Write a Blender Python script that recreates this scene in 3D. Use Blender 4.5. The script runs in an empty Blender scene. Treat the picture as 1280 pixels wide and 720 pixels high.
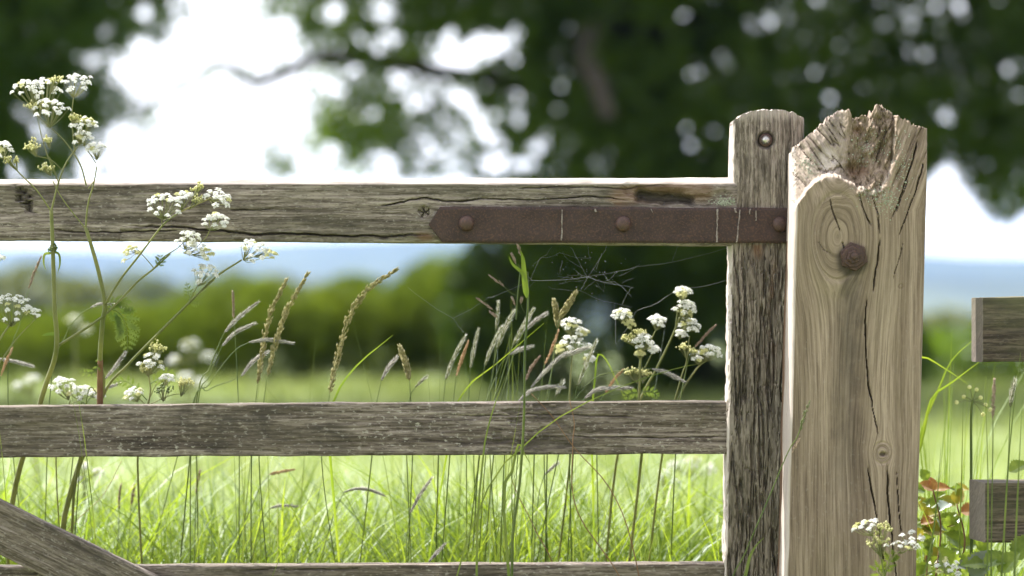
import bpy, math, random
import numpy as np
from mathutils import Vector

# ---------------------------------------------------------------- camera, sky, sun, exposure
SC = bpy.context.scene
COL = SC.collection
R = math.radians
rng = np.random.default_rng(7)
random.seed(7)
FOC = 100 / 36 * 1280          # focal length in photo pixels
H0, CZ = 345.0, 1.15           # horizon line, eye height
cam = bpy.data.cameras.new('camera')
cam.lens = 100
cam.sensor_width = 36
cam.shift_y = -(360 - H0) / 1280
cam.clip_start, cam.clip_end = 0.1, 9000
cam.dof.use_dof = True
cam.dof.focus_distance = 4.44
cam.dof.aperture_fstop = 2.7
cam.dof.aperture_blades = 0
cam_o = bpy.data.objects.new('camera', cam)
COL.objects.link(cam_o)
cam_o.location = (0, 0, CZ)
cam_o.rotation_euler = (R(90), 0, 0)
SC.camera = cam_o

SUN_EL, SUN_AZ = 55.0, -57.0   # azimuth from +Y (away from camera), negative = left
sdir = Vector((math.sin(R(SUN_AZ)) * math.cos(R(SUN_EL)), math.cos(R(SUN_AZ)) * math.cos(R(SUN_EL)), math.sin(R(SUN_EL))))
w = bpy.data.worlds.new('World')
SC.world = w
w.use_nodes = True
nt = w.node_tree
bg = nt.nodes['Background']
sky = nt.nodes.new('ShaderNodeTexSky')
sky.sky_type = 'NISHITA'
sky.sun_disc = False
sky.sun_elevation = R(SUN_EL)
sky.sun_rotation = R(SUN_AZ)
sky.dust_density = 3.0
sky.air_density = 1.0
# thin bright cloud over the blue, by direction
tc = nt.nodes.new('ShaderNodeTexCoord')
cn = nt.nodes.new('ShaderNodeTexNoise')
cn.inputs['Scale'].default_value = 2.2
cn.inputs['Detail'].default_value = 6
cr = nt.nodes.new('ShaderNodeMapRange')
cr.inputs[1].default_value, cr.inputs[2].default_value = 0.30, 0.62
cr.inputs[3].default_value, cr.inputs[4].default_value = 0.45, 0.97
mx = nt.nodes.new('ShaderNodeMix')
mx.data_type = 'RGBA'
nt.links.new(tc.outputs['Generated'], cn.inputs['Vector'])
nt.links.new(cn.outputs['Fac'], cr.inputs[0])
nt.links.new(cr.outputs[0], mx.inputs['Factor'])
nt.links.new(sky.outputs[0], mx.inputs['A'])
# cloud lit from behind is brighter on the sun's side of the sky
dp = nt.nodes.new('ShaderNodeVectorMath'); dp.operation = 'DOT_PRODUCT'
nt.links.new(tc.outputs['Generated'], dp.inputs[0])
dp.inputs[1].default_value = (math.sin(R(SUN_AZ)) * .5, .86, 0.0)
db = nt.nodes.new('ShaderNodeMapRange')
for i_, v_ in enumerate((-.6, .95, .65, 1.75)): db.inputs[i_+1].default_value = v_
nt.links.new(dp.outputs['Value'], db.inputs[0])
cm = nt.nodes.new('ShaderNodeVectorMath'); cm.operation = 'SCALE'; cm.inputs[0].default_value = (9.4, 9.5, 10.1)
nt.links.new(db.outputs[0], cm.inputs['Scale'])
nt.links.new(cm.outputs[0], mx.inputs['B'])
nt.links.new(mx.outputs['Result'], bg.inputs[0])
bg.inputs[1].default_value = 0.085
sl = bpy.data.lights.new('sun', 'SUN')
sl.energy = 4.2
sl.angle = R(0.53)
sl.color = (1.0, 0.955, 0.88)
so = bpy.data.objects.new('sun', sl)
COL.objects.link(so)
so.rotation_euler = sdir.to_track_quat('Z', 'Y').to_euler()
so.location = (-6, 4, 12)
SC.view_settings.view_transform = 'Standard'
SC.view_settings.look = 'None'
SC.view_settings.exposure = 1.5
SC.view_settings.gamma = 1
SC.view_settings.use_curve_mapping = False
SC.render.engine = 'CYCLES'
cy = SC.cycles
cy.use_denoising = True
cy.max_bounces = 8
cy.diffuse_bounces = 4
cy.glossy_bounces = 2
cy.transmission_bounces = 4
cy.transparent_max_bounces = 6
cy.volume_bounces = 0
cy.sample_clamp_indirect = 6
cy.sample_clamp_direct = 0

# ---------------------------------------------------------------- helpers
def W(px, py, Y):
    """a point Y metres away that stands at this place of the photograph"""
    return np.array([(px - 640) / FOC * Y, Y, CZ + (H0 - py) / FOC * Y])

def _h(ix, iy, iz, s):
    a = (ix.astype(np.int64) * 374761393 + iy.astype(np.int64) * 668265263 + iz.astype(np.int64) * 2147483647 + s * 144665) & 0xffffffff
    a = ((a ^ (a >> 13)) * 1274126177) & 0xffffffff
    a = ((a ^ (a >> 16)) * 2246822519) & 0xffffffff
    return ((a ^ (a >> 15)) & 0xffffff) / float(0xffffff)

def vn(x, y, z=None, s=0):
    x, y = np.broadcast_arrays(np.asarray(x, float), np.asarray(y, float))
    z = np.zeros_like(x) if z is None else np.broadcast_to(np.asarray(z, float), x.shape)
    fx, fy, fz = np.floor(x), np.floor(y), np.floor(z)
    ix, iy, iz = fx.astype(int), fy.astype(int), fz.astype(int)
    a, b, c = x - fx, y - fy, z - fz
    a, b, c = a*a*(3-2*a), b*b*(3-2*b), c*c*(3-2*c)
    def L(k):
        return (_h(ix, iy, k, s)*(1-a) + _h(ix+1, iy, k, s)*a)*(1-b) + (_h(ix, iy+1, k, s)*(1-a) + _h(ix+1, iy+1, k, s)*a)*b
    return (L(iz)*(1-c) + L(iz+1)*c)*2 - 1

def fbm(x, y, z=None, o=4, s=0):
    r, A, t = 0, 1.0, 0
    z = 0*np.asarray(x, float) if z is None else np.asarray(z, float)
    x, y = np.asarray(x, float), np.asarray(y, float)
    for k in range(o):
        r = r + A*vn(x, y, z, s+k); t += A; A *= .5; x = x*2.03; y = y*2.03; z = z*2.03
    return r/t

def sstep(a, b, x):
    t = np.clip((np.asarray(x, float)-a)/(b-a), 0, 1)
    return t*t*(3-2*t)

def pdist(x, y, pts):
    """distance to a polyline and the fraction along it"""
    pts = np.asarray(pts, float); best = np.full(np.shape(x), 1e9); tt = np.zeros(np.shape(x)); n = len(pts)-1
    for i in range(n):
        a, b = pts[i], pts[i+1]; d = b-a
        t = np.clip(((x-a[0])*d[0]+(y-a[1])*d[1])/max(d@d, 1e-9), 0, 1)
        q = np.hypot(x-a[0]-t*d[0], y-a[1]-t*d[1]); m = q < best
        best = np.where(m, q, best); tt = np.where(m, (i+t)/n, tt)
    return best, tt

class MB:
    """collects faces; build() links them as ONE mesh object"""
    def __init__(s): s.v, s.f, s.n = [], [], 0
    def add(s, v, f, m=0):
        v = np.asarray(v, float).reshape(-1, 3); f = np.asarray(f, int)
        if f.ndim == 1: f = f[None]
        s.v.append(v); s.f.append((f + s.n, m)); s.n += len(v)
    def tube(s, pts, r0, r1=None, k=6, m=0, cap=True, ease=1.0):
        P = np.asarray(pts, float); n = len(P); r1 = r0 if r1 is None else r1
        T = np.gradient(P, axis=0); T /= np.linalg.norm(T, axis=1)[:, None]+1e-12
        ref = np.array([0.0, 1, 0]) if abs(T[0][1]) < .9 else np.array([1.0, 0, 0])
        rr = np.asarray(r0, float) if np.ndim(r0) else r0 + (r1-r0)*np.linspace(0, 1, n)**ease
        A = np.cross(T, ref); A /= np.linalg.norm(A, axis=1)[:, None]+1e-12
        B = np.cross(T, A)
        an = np.linspace(0, 2*np.pi, k, endpoint=False)
        V = P[:, None] + (A[:, None]*np.cos(an)[None, :, None] + B[:, None]*np.sin(an)[None, :, None])*np.broadcast_to(rr, (n,))[:, None, None]
        i, j = np.meshgrid(np.arange(n-1), np.arange(k), indexing='ij'); j2 = (j+1) % k
        F = np.stack([i*k+j, i*k+j2, (i+1)*k+j2, (i+1)*k+j], -1).reshape(-1, 4)
        s.add(V, F, m)
        if cap:
            b = s.n - n*k
            s.f.append((np.array([[b+q for q in range(k)][::-1]]), m)); s.f.append((np.array([[b+(n-1)*k+q for q in range(k)]]), m))
    def build(s, name, mats, parent=None, smooth=True, loc=None):
        V = np.concatenate(s.v); me = bpy.data.meshes.new(name)
        if loc is not None: V = V - np.asarray(loc)
        cnt = np.concatenate([np.full(len(f), f.shape[1]) for f, m in s.f]); lo = np.concatenate([f.ravel() for f, m in s.f])
        mi = np.concatenate([np.full(len(f), m) for f, m in s.f])
        me.vertices.add(len(V)); me.vertices.foreach_set('co', V.ravel())
        me.loops.add(len(lo)); me.loops.foreach_set('vertex_index', lo.astype(np.int32))
        me.polygons.add(len(cnt)); me.polygons.foreach_set('loop_start', np.concatenate([[0], np.cumsum(cnt)[:-1]]).astype(np.int32))
        me.polygons.foreach_set('material_index', mi.astype(np.int32))
        me.update(calc_edges=True)
        me.polygons.foreach_set('use_smooth', np.full(len(cnt), smooth))
        for q in (mats if isinstance(mats, (list, tuple)) else [mats]): me.materials.append(q)
        o = bpy.data.objects.new(name, me); COL.objects.link(o)
        if loc is not None: o.location = loc
        if parent is not None:
            o.parent = parent
            pl = Vector(parent.matrix_basis.translation)
            if parent.parent is not None: pl += parent.parent.matrix_basis.translation
            o.matrix_parent_inverse.identity(); o.location = Vector(o.location) - pl
        return o

def attr(o, name, arr, kind='FLOAT_VECTOR'):
    a = o.data.attributes.new(name, kind, 'POINT')
    if kind == 'FLOAT_VECTOR': a.data.foreach_set('vector', np.asarray(arr, np.float32).ravel())
    elif kind == 'FLOAT_COLOR': a.data.foreach_set('color', np.asarray(arr, np.float32).ravel())
    else: a.data.foreach_set('value', np.asarray(arr, np.float32).ravel())

def spl(pts, n=24):
    """smooth curve through the points"""
    P = np.asarray(pts, float)
    if len(P) < 3:
        t = np.linspace(0, 1, max(n//2, 2))[:, None]; return P[0]*(1-t)+P[-1]*t
    Q = np.vstack([2*P[0]-P[1], P, 2*P[-1]-P[-2]]); out = []; m = len(P)-1; per = max(2, n//m)
    for i in range(m):
        p0, p1, p2, p3 = Q[i:i+4]; t = np.linspace(0, 1, per, endpoint=False)[:, None]
        out.append(.5*((2*p1)+(-p0+p2)*t+(2*p0-5*p1+4*p2-p3)*t*t+(-p0+3*p1-3*p2+p3)*t**3))
    out.append(P[-1:]); return np.vstack(out)

def boxgrid(us, vs, ws):
    """surface lattice of a box: u right, v up, w away from the camera; returns (u,v,w) per vertex and quads"""
    nu, nv, nw = len(us), len(vs), len(ws)
    I = np.full((nu, nv, nw), -1, np.int64); b = np.zeros((nu, nv, nw), bool)
    b[0] = b[-1] = True; b[:, 0] = b[:, -1] = True; b[:, :, 0] = b[:, :, -1] = True
    idx = np.argwhere(b); I[b] = np.arange(len(idx))
    uvw = np.stack([us[idx[:, 0]], vs[idx[:, 1]], ws[idx[:, 2]]], 1)
    def q(G, flip):
        f = np.stack([G[:-1, :-1], G[1:, :-1], G[1:, 1:], G[:-1, 1:]], -1).reshape(-1, 4)
        return f[:, ::-1] if flip else f
    F = [q(I[:, :, 0], 0), q(I[:, :, -1], 1), q(I[0], 1), q(I[-1], 0), q(I[:, 0], 0), q(I[:, -1], 1)]
    F[2] = q(I[0], 0); F[3] = q(I[-1], 1); F[4] = q(I[:, 0], 1); F[5] = q(I[:, -1], 0)
    return uvw, np.vstack(F)

def rnd2(a, b, ha, hb, r):
    """round the corners of a rectangle section"""
    ia, ib = np.clip(a, -ha+r, ha-r), np.clip(b, -hb+r, hb-r)
    da, db = a-ia, b-ib; n = np.hypot(da, db); k = np.where(n > 1e-9, r/np.maximum(n, 1e-9), 0)
    both = (np.abs(da) > 1e-9) & (np.abs(db) > 1e-9)
    return np.where(both, ia+da*k, a), np.where(both, ib+db*k, b)

def edgy(n, e=3, w=.04):
    """0..1 spacing with extra lines near the ends"""
    return np.unique(np.concatenate([np.linspace(0, w, e), np.linspace(w, 1-w, n), np.linspace(1-w, 1, e)]))

def tag(o, label=None, cat=None, group=None, kind=None):
    for k, v in (('label', label), ('category', cat), ('group', group), ('kind', kind)):
        if v: o[k] = v
    if cat and not kind: o['kind'] = 'thing'
    return o

def thing(name, label, cat, loc, group=None):
    o = bpy.data.objects.new(name, None); COL.objects.link(o); o.location = loc; o.empty_display_size = .05
    return tag(o, label, cat, group, 'thing')

# ---------------------------------------------------------------- materials
def mat(name):
    m = bpy.data.materials.new(name); m.use_nodes = True; nt = m.node_tree; nt.nodes.clear()
    out = nt.nodes.new('ShaderNodeOutputMaterial'); return m, nt, out

class NB:
    def __init__(s, nt): s.nt = nt
    def n(s, t, **k):
        q = s.nt.nodes.new(t)
        for a, b in k.items(): setattr(q, a, b)
        return q
    def lk(s, a, b): s.nt.links.new(a, b)
    def noise(s, vec, scale, detail=4, rough=.55, dist=0):
        m = s.n('ShaderNodeVectorMath', operation='MULTIPLY'); s.lk(vec, m.inputs[0]); m.inputs[1].default_value = scale
        q = s.n('ShaderNodeTexNoise'); q.inputs['Scale'].default_value = 1; q.inputs['Detail'].default_value = detail
        q.inputs['Roughness'].default_value = rough; q.inputs['Distortion'].default_value = dist
        s.lk(m.outputs[0], q.inputs['Vector']); return q.outputs['Fac']
    def rng(s, v, a, b, c=0, d=1):
        q = s.n('ShaderNodeMapRange'); s.lk(v, q.inputs[0])
        for i, x in enumerate((a, b, c, d)): q.inputs[i+1].default_value = x
        return q.outputs[0]
    def mix(s, f, a, b, blend='MIX'):
        q = s.n('ShaderNodeMix', data_type='RGBA', blend_type=blend)
        for sock, v in ((q.inputs['Factor'], f), (q.inputs['A'], a), (q.inputs['B'], b)):
            if hasattr(v, 'is_linked'): s.lk(v, sock)
            elif isinstance(v, tuple): sock.default_value = (*v, 1)
            else: sock.default_value = v
        return q.outputs['Result']
    def math(s, op, a, b=0.0):
        q = s.n('ShaderNodeMath', operation=op)
        for i, v in enumerate((a, b)):
            if hasattr(v, 'is_linked'): s.lk(v, q.inputs[i])
            else: q.inputs[i].default_value = v
        return q.outputs[0]
    def ramp(s, f, stops):
        q = s.n('ShaderNodeValToRGB'); e = q.color_ramp.elements
        while len(e) < len(stops): e.new(.5)
        for k, (p, c) in zip(e, stops): k.position = p; k.color = (*c, 1)
        s.lk(f, q.inputs[0]); return q.outputs[0]

def wood(name, stops, band=(90, 3.2, 90), fibre=(270, 11, 270), algae=(.13, .135, .065), algae_amt=.5, spots=.35, spot_col=(.46, .43, .38),
         dirt=.6, dirt_col=(.05, .042, .034), bump=1.0, bd=.0016, dirt_scale=(16, 5, 16), bw=.6, fib=.6, pits=.7, tone=.0):
    """weathered timber: bands and fibres along the grain, algae, grime and lichen specks; attribute gc = (across, along, depth) in metres"""
    m, nt, out = mat(name); b = NB(nt)
    g = b.n('ShaderNodeAttribute', attribute_name='gc').outputs['Vector']
    mk = b.n('ShaderNodeSeparateColor'); b.lk(b.n('ShaderNodeAttribute', attribute_name='mask').outputs['Color'], mk.inputs[0])
    n1 = b.noise(g, band, 5, .6, .25); n2 = b.noise(g, fibre, 4, .65)
    n3 = b.noise(g, dirt_scale, 7, .68); n4 = b.noise(g, (240, 110, 240), 4, .65); n5 = b.noise(g, (9, 3, 9), 5, .6); n6 = b.noise(g, (60, 22, 60), 6, .7)
    c = b.ramp(b.math('ADD', b.math('MULTIPLY', n1, bw), b.math('MULTIPLY', n2, 1-bw)), stops)
    c = b.mix(b.math('MULTIPLY', b.rng(n2, .36, .52, 1, 0), fib), c, b.mix(1.0, c, (.36, .33, .30), 'MULTIPLY'))
    n7 = b.noise(g, (330, 48, 330), 4, .7); n8 = b.noise(g, (30, 1.3, 30), 3, .5)
    c = b.mix(b.math('MULTIPLY', b.rng(n7, .41, .48, 1, 0), pits), c, b.mix(1.0, c, (.30, .27, .25), 'MULTIPLY'))
    if tone: c = b.mix(b.rng(n8, .36, .62, tone, 0), c, b.mix(1.0, c, (.45, .41, .38), 'MULTIPLY'))
    c = b.mix(b.math('MULTIPLY', b.rng(n5, .42, .66), algae_amt), c, algae)
    c = b.mix(b.math('MULTIPLY', b.math('MULTIPLY', b.rng(n3, .44, .62), b.rng(n6, .36, .58)), dirt), c, dirt_col)
    sp = b.math('MULTIPLY', b.rng(n4, .585, .64), b.rng(n5, .35, .6, 1, .25))
    c = b.mix(b.math('MULTIPLY', sp, spots), c, spot_col)
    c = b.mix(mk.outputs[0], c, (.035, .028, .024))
    c = b.mix(mk.outputs[1], c, b.mix(n6, (.20, .10, .05), (.10, .05, .03)))
    c = b.mix(mk.outputs[2], c, b.mix(n2, (.52, .44, .39), (.68, .61, .57)))
    p = b.n('ShaderNodeBsdfPrincipled'); b.lk(c, p.inputs['Base Color']); p.inputs['Roughness'].default_value = .82
    p.inputs['Specular IOR Level'].default_value = .25
    hh = b.math('ADD', b.math('MULTIPLY', n1, .7), b.math('ADD', b.math('MULTIPLY', n2, .55), b.math('MULTIPLY', n6, .35)))
    bp = b.n('ShaderNodeBump'); bp.inputs['Strength'].default_value = bump; bp.inputs['Distance'].default_value = bd
    b.lk(hh, bp.inputs['Height']); b.lk(bp.outputs[0], p.inputs['Normal']); b.lk(p.outputs[0], out.inputs[0]); return m

def leafy(name, a, bcol, trans=.5, sc=3.0, gloss=.25, tcol=None, rough=.5):
    """thin leaf: diffuse + translucent + a little sheen, colour wandering between two greens"""
    m, nt, out = mat(name); b = NB(nt)
    co = b.n('ShaderNodeTexCoord').outputs['Object']
    f = b.rng(b.noise(co, (sc, sc, sc), 4, .6), .3, .7)
    c = b.mix(f, a, bcol)
    d = b.n('ShaderNodeBsdfDiffuse'); t = b.n('ShaderNodeBsdfTranslucent'); b.lk(c, d.inputs[0])
    tc_ = b.mix(1.0, c, tcol or (1.35, 1.4, .55), 'MULTIPLY'); b.lk(tc_, t.inputs[0])
    s1 = b.n('ShaderNodeMixShader'); s1.inputs[0].default_value = trans; b.lk(d.outputs[0], s1.inputs[1]); b.lk(t.outputs[0], s1.inputs[2])
    g = b.n('ShaderNodeBsdfGlossy'); g.inputs['Roughness'].default_value = rough; g.inputs[0].default_value = (.9, .95, 1, 1)
    fr = b.n('ShaderNodeFresnel'); fr.inputs[0].default_value = 1.4
    s2 = b.n('ShaderNodeMixShader'); b.lk(b.math('MULTIPLY', fr.outputs[0], gloss), s2.inputs[0]); b.lk(s1.outputs[0], s2.inputs[1]); b.lk(g.outputs[0], s2.inputs[2])
    b.lk(s2.outputs[0], out.inputs[0]); return m

def rusty(name, c1, c2, c3, metal=.25, rough=.7, streaks=0.0):
    m, nt, out = mat(name); b = NB(nt)
    co = b.n('ShaderNodeTexCoord').outputs['Object']
    n1 = b.noise(co, (22, 22, 22), 7, .7); n2 = b.noise(co, (320, 320, 320), 4, .7)
    c = b.mix(b.rng(n1, .35, .66), c1, c2); c = b.mix(b.math('MULTIPLY', b.rng(n2, .50, .62), .6), c, c3)
    c = b.mix(b.math('MULTIPLY', b.rng(n2, .28, .45, 1, 0), .5), c, (.03, .022, .02))
    p = b.n('ShaderNodeBsdfPrincipled'); b.lk(c, p.inputs['Base Color']); p.inputs['Roughness'].default_value = rough; p.inputs['Metallic'].default_value = metal
    bp = b.n('ShaderNodeBump'); bp.inputs['Strength'].default_value = .7; bp.inputs['Distance'].default_value = .0008
    b.lk(n2, bp.inputs['Height']); b.lk(bp.outputs[0], p.inputs['Normal']); b.lk(p.outputs[0], out.inputs[0]); return m

def plain(name, c, c2=None, rough=.8, sc=40, metal=0):
    m, nt, out = mat(name); b = NB(nt)
    co = b.n('ShaderNodeTexCoord').outputs['Object']
    f = b.rng(b.noise(co, (sc, sc, sc), 5, .6), .3, .7)
    p = b.n('ShaderNodeBsdfPrincipled'); b.lk(b.mix(f, c, c2 or c), p.inputs['Base Color'])
    p.inputs['Roughness'].default_value = rough; p.inputs['Metallic'].default_value = metal; b.lk(p.outputs[0], out.inputs[0]); return m

M = {}
grey = lambda d, k=1.0: [(.30, tuple(x*k*.8 for x in d[0])), (.47, tuple(x*k for x in d[1])), (.64, tuple(x*k*1.2 for x in d[2]))]
M['rail'] = wood('weathered_rail_wood', grey(((.052, .039, .031), (.190, .156, .132), (.34, .290, .252))), algae_amt=.28, dirt=.75, spots=.5)
M['midrail'] = wood('dark_weathered_wood', grey(((.036, .027, .022), (.142, .113, .094), (.29, .245, .212))), algae=(.105, .092, .045), algae_amt=.35, dirt=.9, spots=.7, dirt_scale=(13, 6, 13))
M['stile'] = wood('furrowed_stile_wood', grey(((.042, .031, .025), (.182, .148, .124), (.35, .297, .257))), band=(120, 5, 120), fibre=(330, 18, 330), algae_amt=.22, dirt=.5, spots=.2, bd=.002)
M['post'] = wood('pale_post_wood', grey(((.145, .103, .072), (.265, .200, .148), (.345, .272, .211))), fib=.4, pits=.12, tone=.75, bw=.5, band=(120, 1.8, 120), fibre=(420, 8, 420), algae=(.23, .195, .12), algae_amt=.25, dirt=.22, dirt_col=(.14, .11, .085), spots=.15, bd=.0009)
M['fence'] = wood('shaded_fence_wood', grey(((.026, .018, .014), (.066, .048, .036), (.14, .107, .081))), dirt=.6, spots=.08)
M['iron'] = rusty('rusty_strap_iron', (.028, .0155, .0135), (.052, .030, .025), (.105, .052, .034))
M['bolt'] = rusty('rusty_bolt_iron', (.048, .026, .022), (.080, .045, .035), (.13, .065, .042), rough=.6)
M['steel'] = plain('worn_bolt_steel', (.55, .53, .5), (.35, .33, .31), .35, 300, .8)
M['blackstain'] = plain('blackened_wood', (.022, .018, .015), (.04, .032, .026), .95, 200)
M['dropping'] = plain('white_bird_streak', (.32, .28, .25), (.11, .08, .07), .9, 260)
M['redlichen'] = plain('reddish_wood_edge', (.30, .075, .045), (.20, .06, .04), .9, 120)
M['lichen'] = plain('grey_green_lichen', (.20, .23, .15), (.40, .42, .34), .95, 160)
# ---------------------------------------------------------------- terrain: one sheet, flat field then falling to a valley and rising to hills
def ground_z(x, y):
    z = -26*sstep(34, 420, y) * 1.0
    z = z + .05*fbm(x*.2, y*.2, o=3, s=3)*sstep(8, 20, y)
    r1 = sstep(900, 1700, y)*(25 + 10*fbm(x/420, y/900, o=3, s=11))
    r2 = sstep(2000, 3100, y)*(39 - 12*sstep(150, 520, x) + 15*fbm(x/600+9, y/1500, o=4, s=21))
    return z + r1 + r2
tx = np.linspace(-1, 1, 121); ty = np.concatenate([np.linspace(-12, 36, 60), np.geomspace(38, 4200, 80)])
TX, TY = np.meshgrid(tx, ty); TX = np.sign(TX)*np.abs(TX)**1.5*(30 + np.maximum(TY, 0)*.9)
g_ = MB(); ii, jj = np.meshgrid(np.arange(len(ty)-1), np.arange(len(tx)-1), indexing='ij'); n_ = len(tx)
g_.add(np.stack([TX, TY, ground_z(TX, TY)], -1), np.stack([ii*n_+jj, ii*n_+jj+1, (ii+1)*n_+jj+1, (ii+1)*n_+jj], -1).reshape(-1, 4))
m, nt_, out = mat('meadow_ground'); b_ = NB(nt_)
co = b_.n('ShaderNodeNewGeometry').outputs['Position']
c_ = b_.mix(b_.rng(b_.noise(co, (.35, .25, .3), 5), .35, .65), (.17, .22, .08), (.25, .29, .115))
c_ = b_.mix(b_.rng(b_.noise(co, (9, 9, 9), 4), .4, .7), c_, (.10, .15, .045))
far = b_.n('ShaderNodeSeparateXYZ'); b_.lk(co, far.inputs[0])
fc = b_.mix(b_.rng(b_.noise(co, (.006, .004, .01), 3, .6), .42, .58), (.022, .036, .022), (.06, .078, .04))
c_ = b_.mix(b_.rng(far.outputs[1], 60, 140), c_, fc)
p_ = b_.n('ShaderNodeBsdfPrincipled'); b_.lk(c_, p_.inputs['Base Color']); p_.inputs['Roughness'].default_value = .95; b_.lk(p_.outputs[0], out.inputs[0])
tag(g_.build('field_ground', m), kind='structure')

# ---------------------------------------------------------------- the gate
def put(o, gc, mask=None):
    attr(o, 'gc', gc)
    n = len(gc); k = np.zeros((n, 4)); k[:, 3] = 1
    if mask is not None: k[:, :3] = mask
    attr(o, 'mask', k, 'FLOAT_COLOR')

def knots(a, l, ks):
    """grain coordinate bent round knots: a across, l along, ks = (a0, l0, radius, stretch)"""
    g = np.array(a, float)
    for a0, l0, r, e in ks:
        da, dl = a-a0, (l-l0)/e; rr = np.hypot(da, dl)+1e-9
        g = np.where(rr > r, g - da*(r/rr)**2, g*0 + (a0 + rr*(1.3 if r < 20 else .75)))
    return g

def rail(name, parent, px0, px1, top, bot, Y, T, material, nu, nv, nw=7, rnd=.004, chamfer=0, seed=0, ks=(), extra=None, amp=.0016, xs=None, gscale=1.0, endpale=0):
    """a horizontal board; top(px), bot(px) in photo rows at its front face, Y metres away, T thick"""
    u = edgy(nu, 3, .004) if xs is None else xs
    uvw, F = boxgrid(u, edgy(nv, 4, .08), edgy(nw, 3, .12))
    px = px0 + (px1-px0)*uvw[:, 0]; zt = CZ+(H0-top(px))/FOC*Y; zb = CZ+(H0-bot(px))/FOC*Y
    hh = (zt-zb)/2; a, bq = rnd2((uvw[:, 1]*2-1)*hh, (uvw[:, 2]-.5)*T, hh, T/2, rnd)
    x = (px-640)/FOC*Y; y = Y + T/2 + bq; z = (zt+zb)/2 + a
    if chamfer:
        d = np.clip(chamfer - (hh - a), 0, chamfer)*np.clip(1-uvw[:, 2]*2.2, 0, 1)
        y = y + d*1.15*(.8+.35*fbm(x*9, x*0, o=3, s=seed+5))
    f = np.clip(1-uvw[:, 2]*1.0, 0, 1)
    n = fbm(x*7, z*60, y*40, 5, seed)*amp + np.abs(fbm(x*12, z*330, y*330, 3, seed+9))*amp*.9
    y = y + (n*1.0)*f; z = z + fbm(x*14, y*30, z*5, 4, seed+3)*amp*1.3
    py = H0 - (z-CZ)*FOC/Y; mask = np.zeros((len(x), 3)); gl = z.copy()
    if extra is not None:
        dy, mask, dz = extra(px, py, uvw); fr = uvw[:, 2] < .5
        y = y + dy*fr; z = z + dz
    if endpale: mask[:, 2] = np.maximum(mask[:, 2], (uvw[:, 0] < 1e-6)*endpale)  # sunlit end face painted paler into the wood
    if ks: gl = CZ - (knots(py, px, ks)-H0)/FOC*Y
    bb = MB(); bb.add(np.stack([x, y, z], 1), F); o = bb.build(name, material, parent)
    put(o, np.stack([(gl+y*.9)*gscale + seed*1.7, x, y*.5+seed], 1), mask); o.data.set_sharp_from_angle(angle=R(50))
    return o

gate = thing('field_gate', 'weathered grey five bar wooden field gate with diagonal brace and rusty strap hinge', 'gate', W(915, 1250, 4.5))

def top_extra(px, py, uvw):
    dy = np.zeros(len(px)); mask = np.zeros((len(px), 3)); dz = np.zeros(len(px)); fr = uvw[:, 2] < .5
    # rotten hollow above the strap
    wob = 9*fbm(px*.06, py*.12, o=4, s=31)
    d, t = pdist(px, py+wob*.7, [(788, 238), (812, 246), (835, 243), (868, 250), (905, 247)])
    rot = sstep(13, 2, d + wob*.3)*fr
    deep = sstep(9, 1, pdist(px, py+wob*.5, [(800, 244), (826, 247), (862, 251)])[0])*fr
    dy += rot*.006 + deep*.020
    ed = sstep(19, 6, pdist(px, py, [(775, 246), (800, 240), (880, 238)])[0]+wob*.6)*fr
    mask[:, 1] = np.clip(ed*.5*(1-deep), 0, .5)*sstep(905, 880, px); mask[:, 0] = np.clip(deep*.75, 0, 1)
    # rusty corner by the strap tip, long checks, slot by the left
    mask[:, 1] = np.maximum(mask[:, 1], sstep(10, 3, np.hypot((px-532)*.55, py-296)+wob*.4)*.6*fr)
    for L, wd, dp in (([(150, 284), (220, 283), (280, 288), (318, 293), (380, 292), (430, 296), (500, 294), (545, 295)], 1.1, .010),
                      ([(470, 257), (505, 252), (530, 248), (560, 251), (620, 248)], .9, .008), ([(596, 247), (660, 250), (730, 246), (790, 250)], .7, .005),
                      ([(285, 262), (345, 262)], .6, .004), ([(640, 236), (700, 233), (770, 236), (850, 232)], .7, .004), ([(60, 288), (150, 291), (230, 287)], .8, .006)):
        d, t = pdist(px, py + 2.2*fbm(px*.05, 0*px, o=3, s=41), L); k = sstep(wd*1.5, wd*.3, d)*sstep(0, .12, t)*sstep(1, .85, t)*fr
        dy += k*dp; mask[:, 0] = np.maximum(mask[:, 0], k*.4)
    low = sstep(0, 5, py - np.interp(px, [150, 280, 380, 545], [284, 288, 292, 295]))*(px > 150)*(px < 560)*fr
    dy += low*.003
    for L, wd in (([(20, 233), (24, 245), (31, 257)], 3.2), ([(31, 238), (36, 252), (39, 266)], 3.6)):
        d, t = pdist(px + 5*fbm(px*.05, py*.16, o=3, s=4), py, L); k = sstep(wd, wd*.3, d)*fr; dy += k*.010; mask[:, 0] = np.maximum(mask[:, 0], k*.7)  # slot recess also has its shade painted dark
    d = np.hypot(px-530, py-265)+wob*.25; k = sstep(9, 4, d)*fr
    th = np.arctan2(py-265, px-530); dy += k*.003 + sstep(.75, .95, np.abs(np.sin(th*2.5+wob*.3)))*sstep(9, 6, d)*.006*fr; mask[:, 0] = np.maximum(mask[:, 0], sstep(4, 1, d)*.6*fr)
    tp = sstep(231.5, 228, py)*1.0
    mask[:, 2] = np.maximum(mask[:, 2], tp*(.75+.25*fbm(px*.05, py*.1, s=6)))  # sunlight on the top edge painted pale into the wood colour
    # right end tapers a little under the strap; pale lichen there
    return dy, mask, dz

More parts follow.
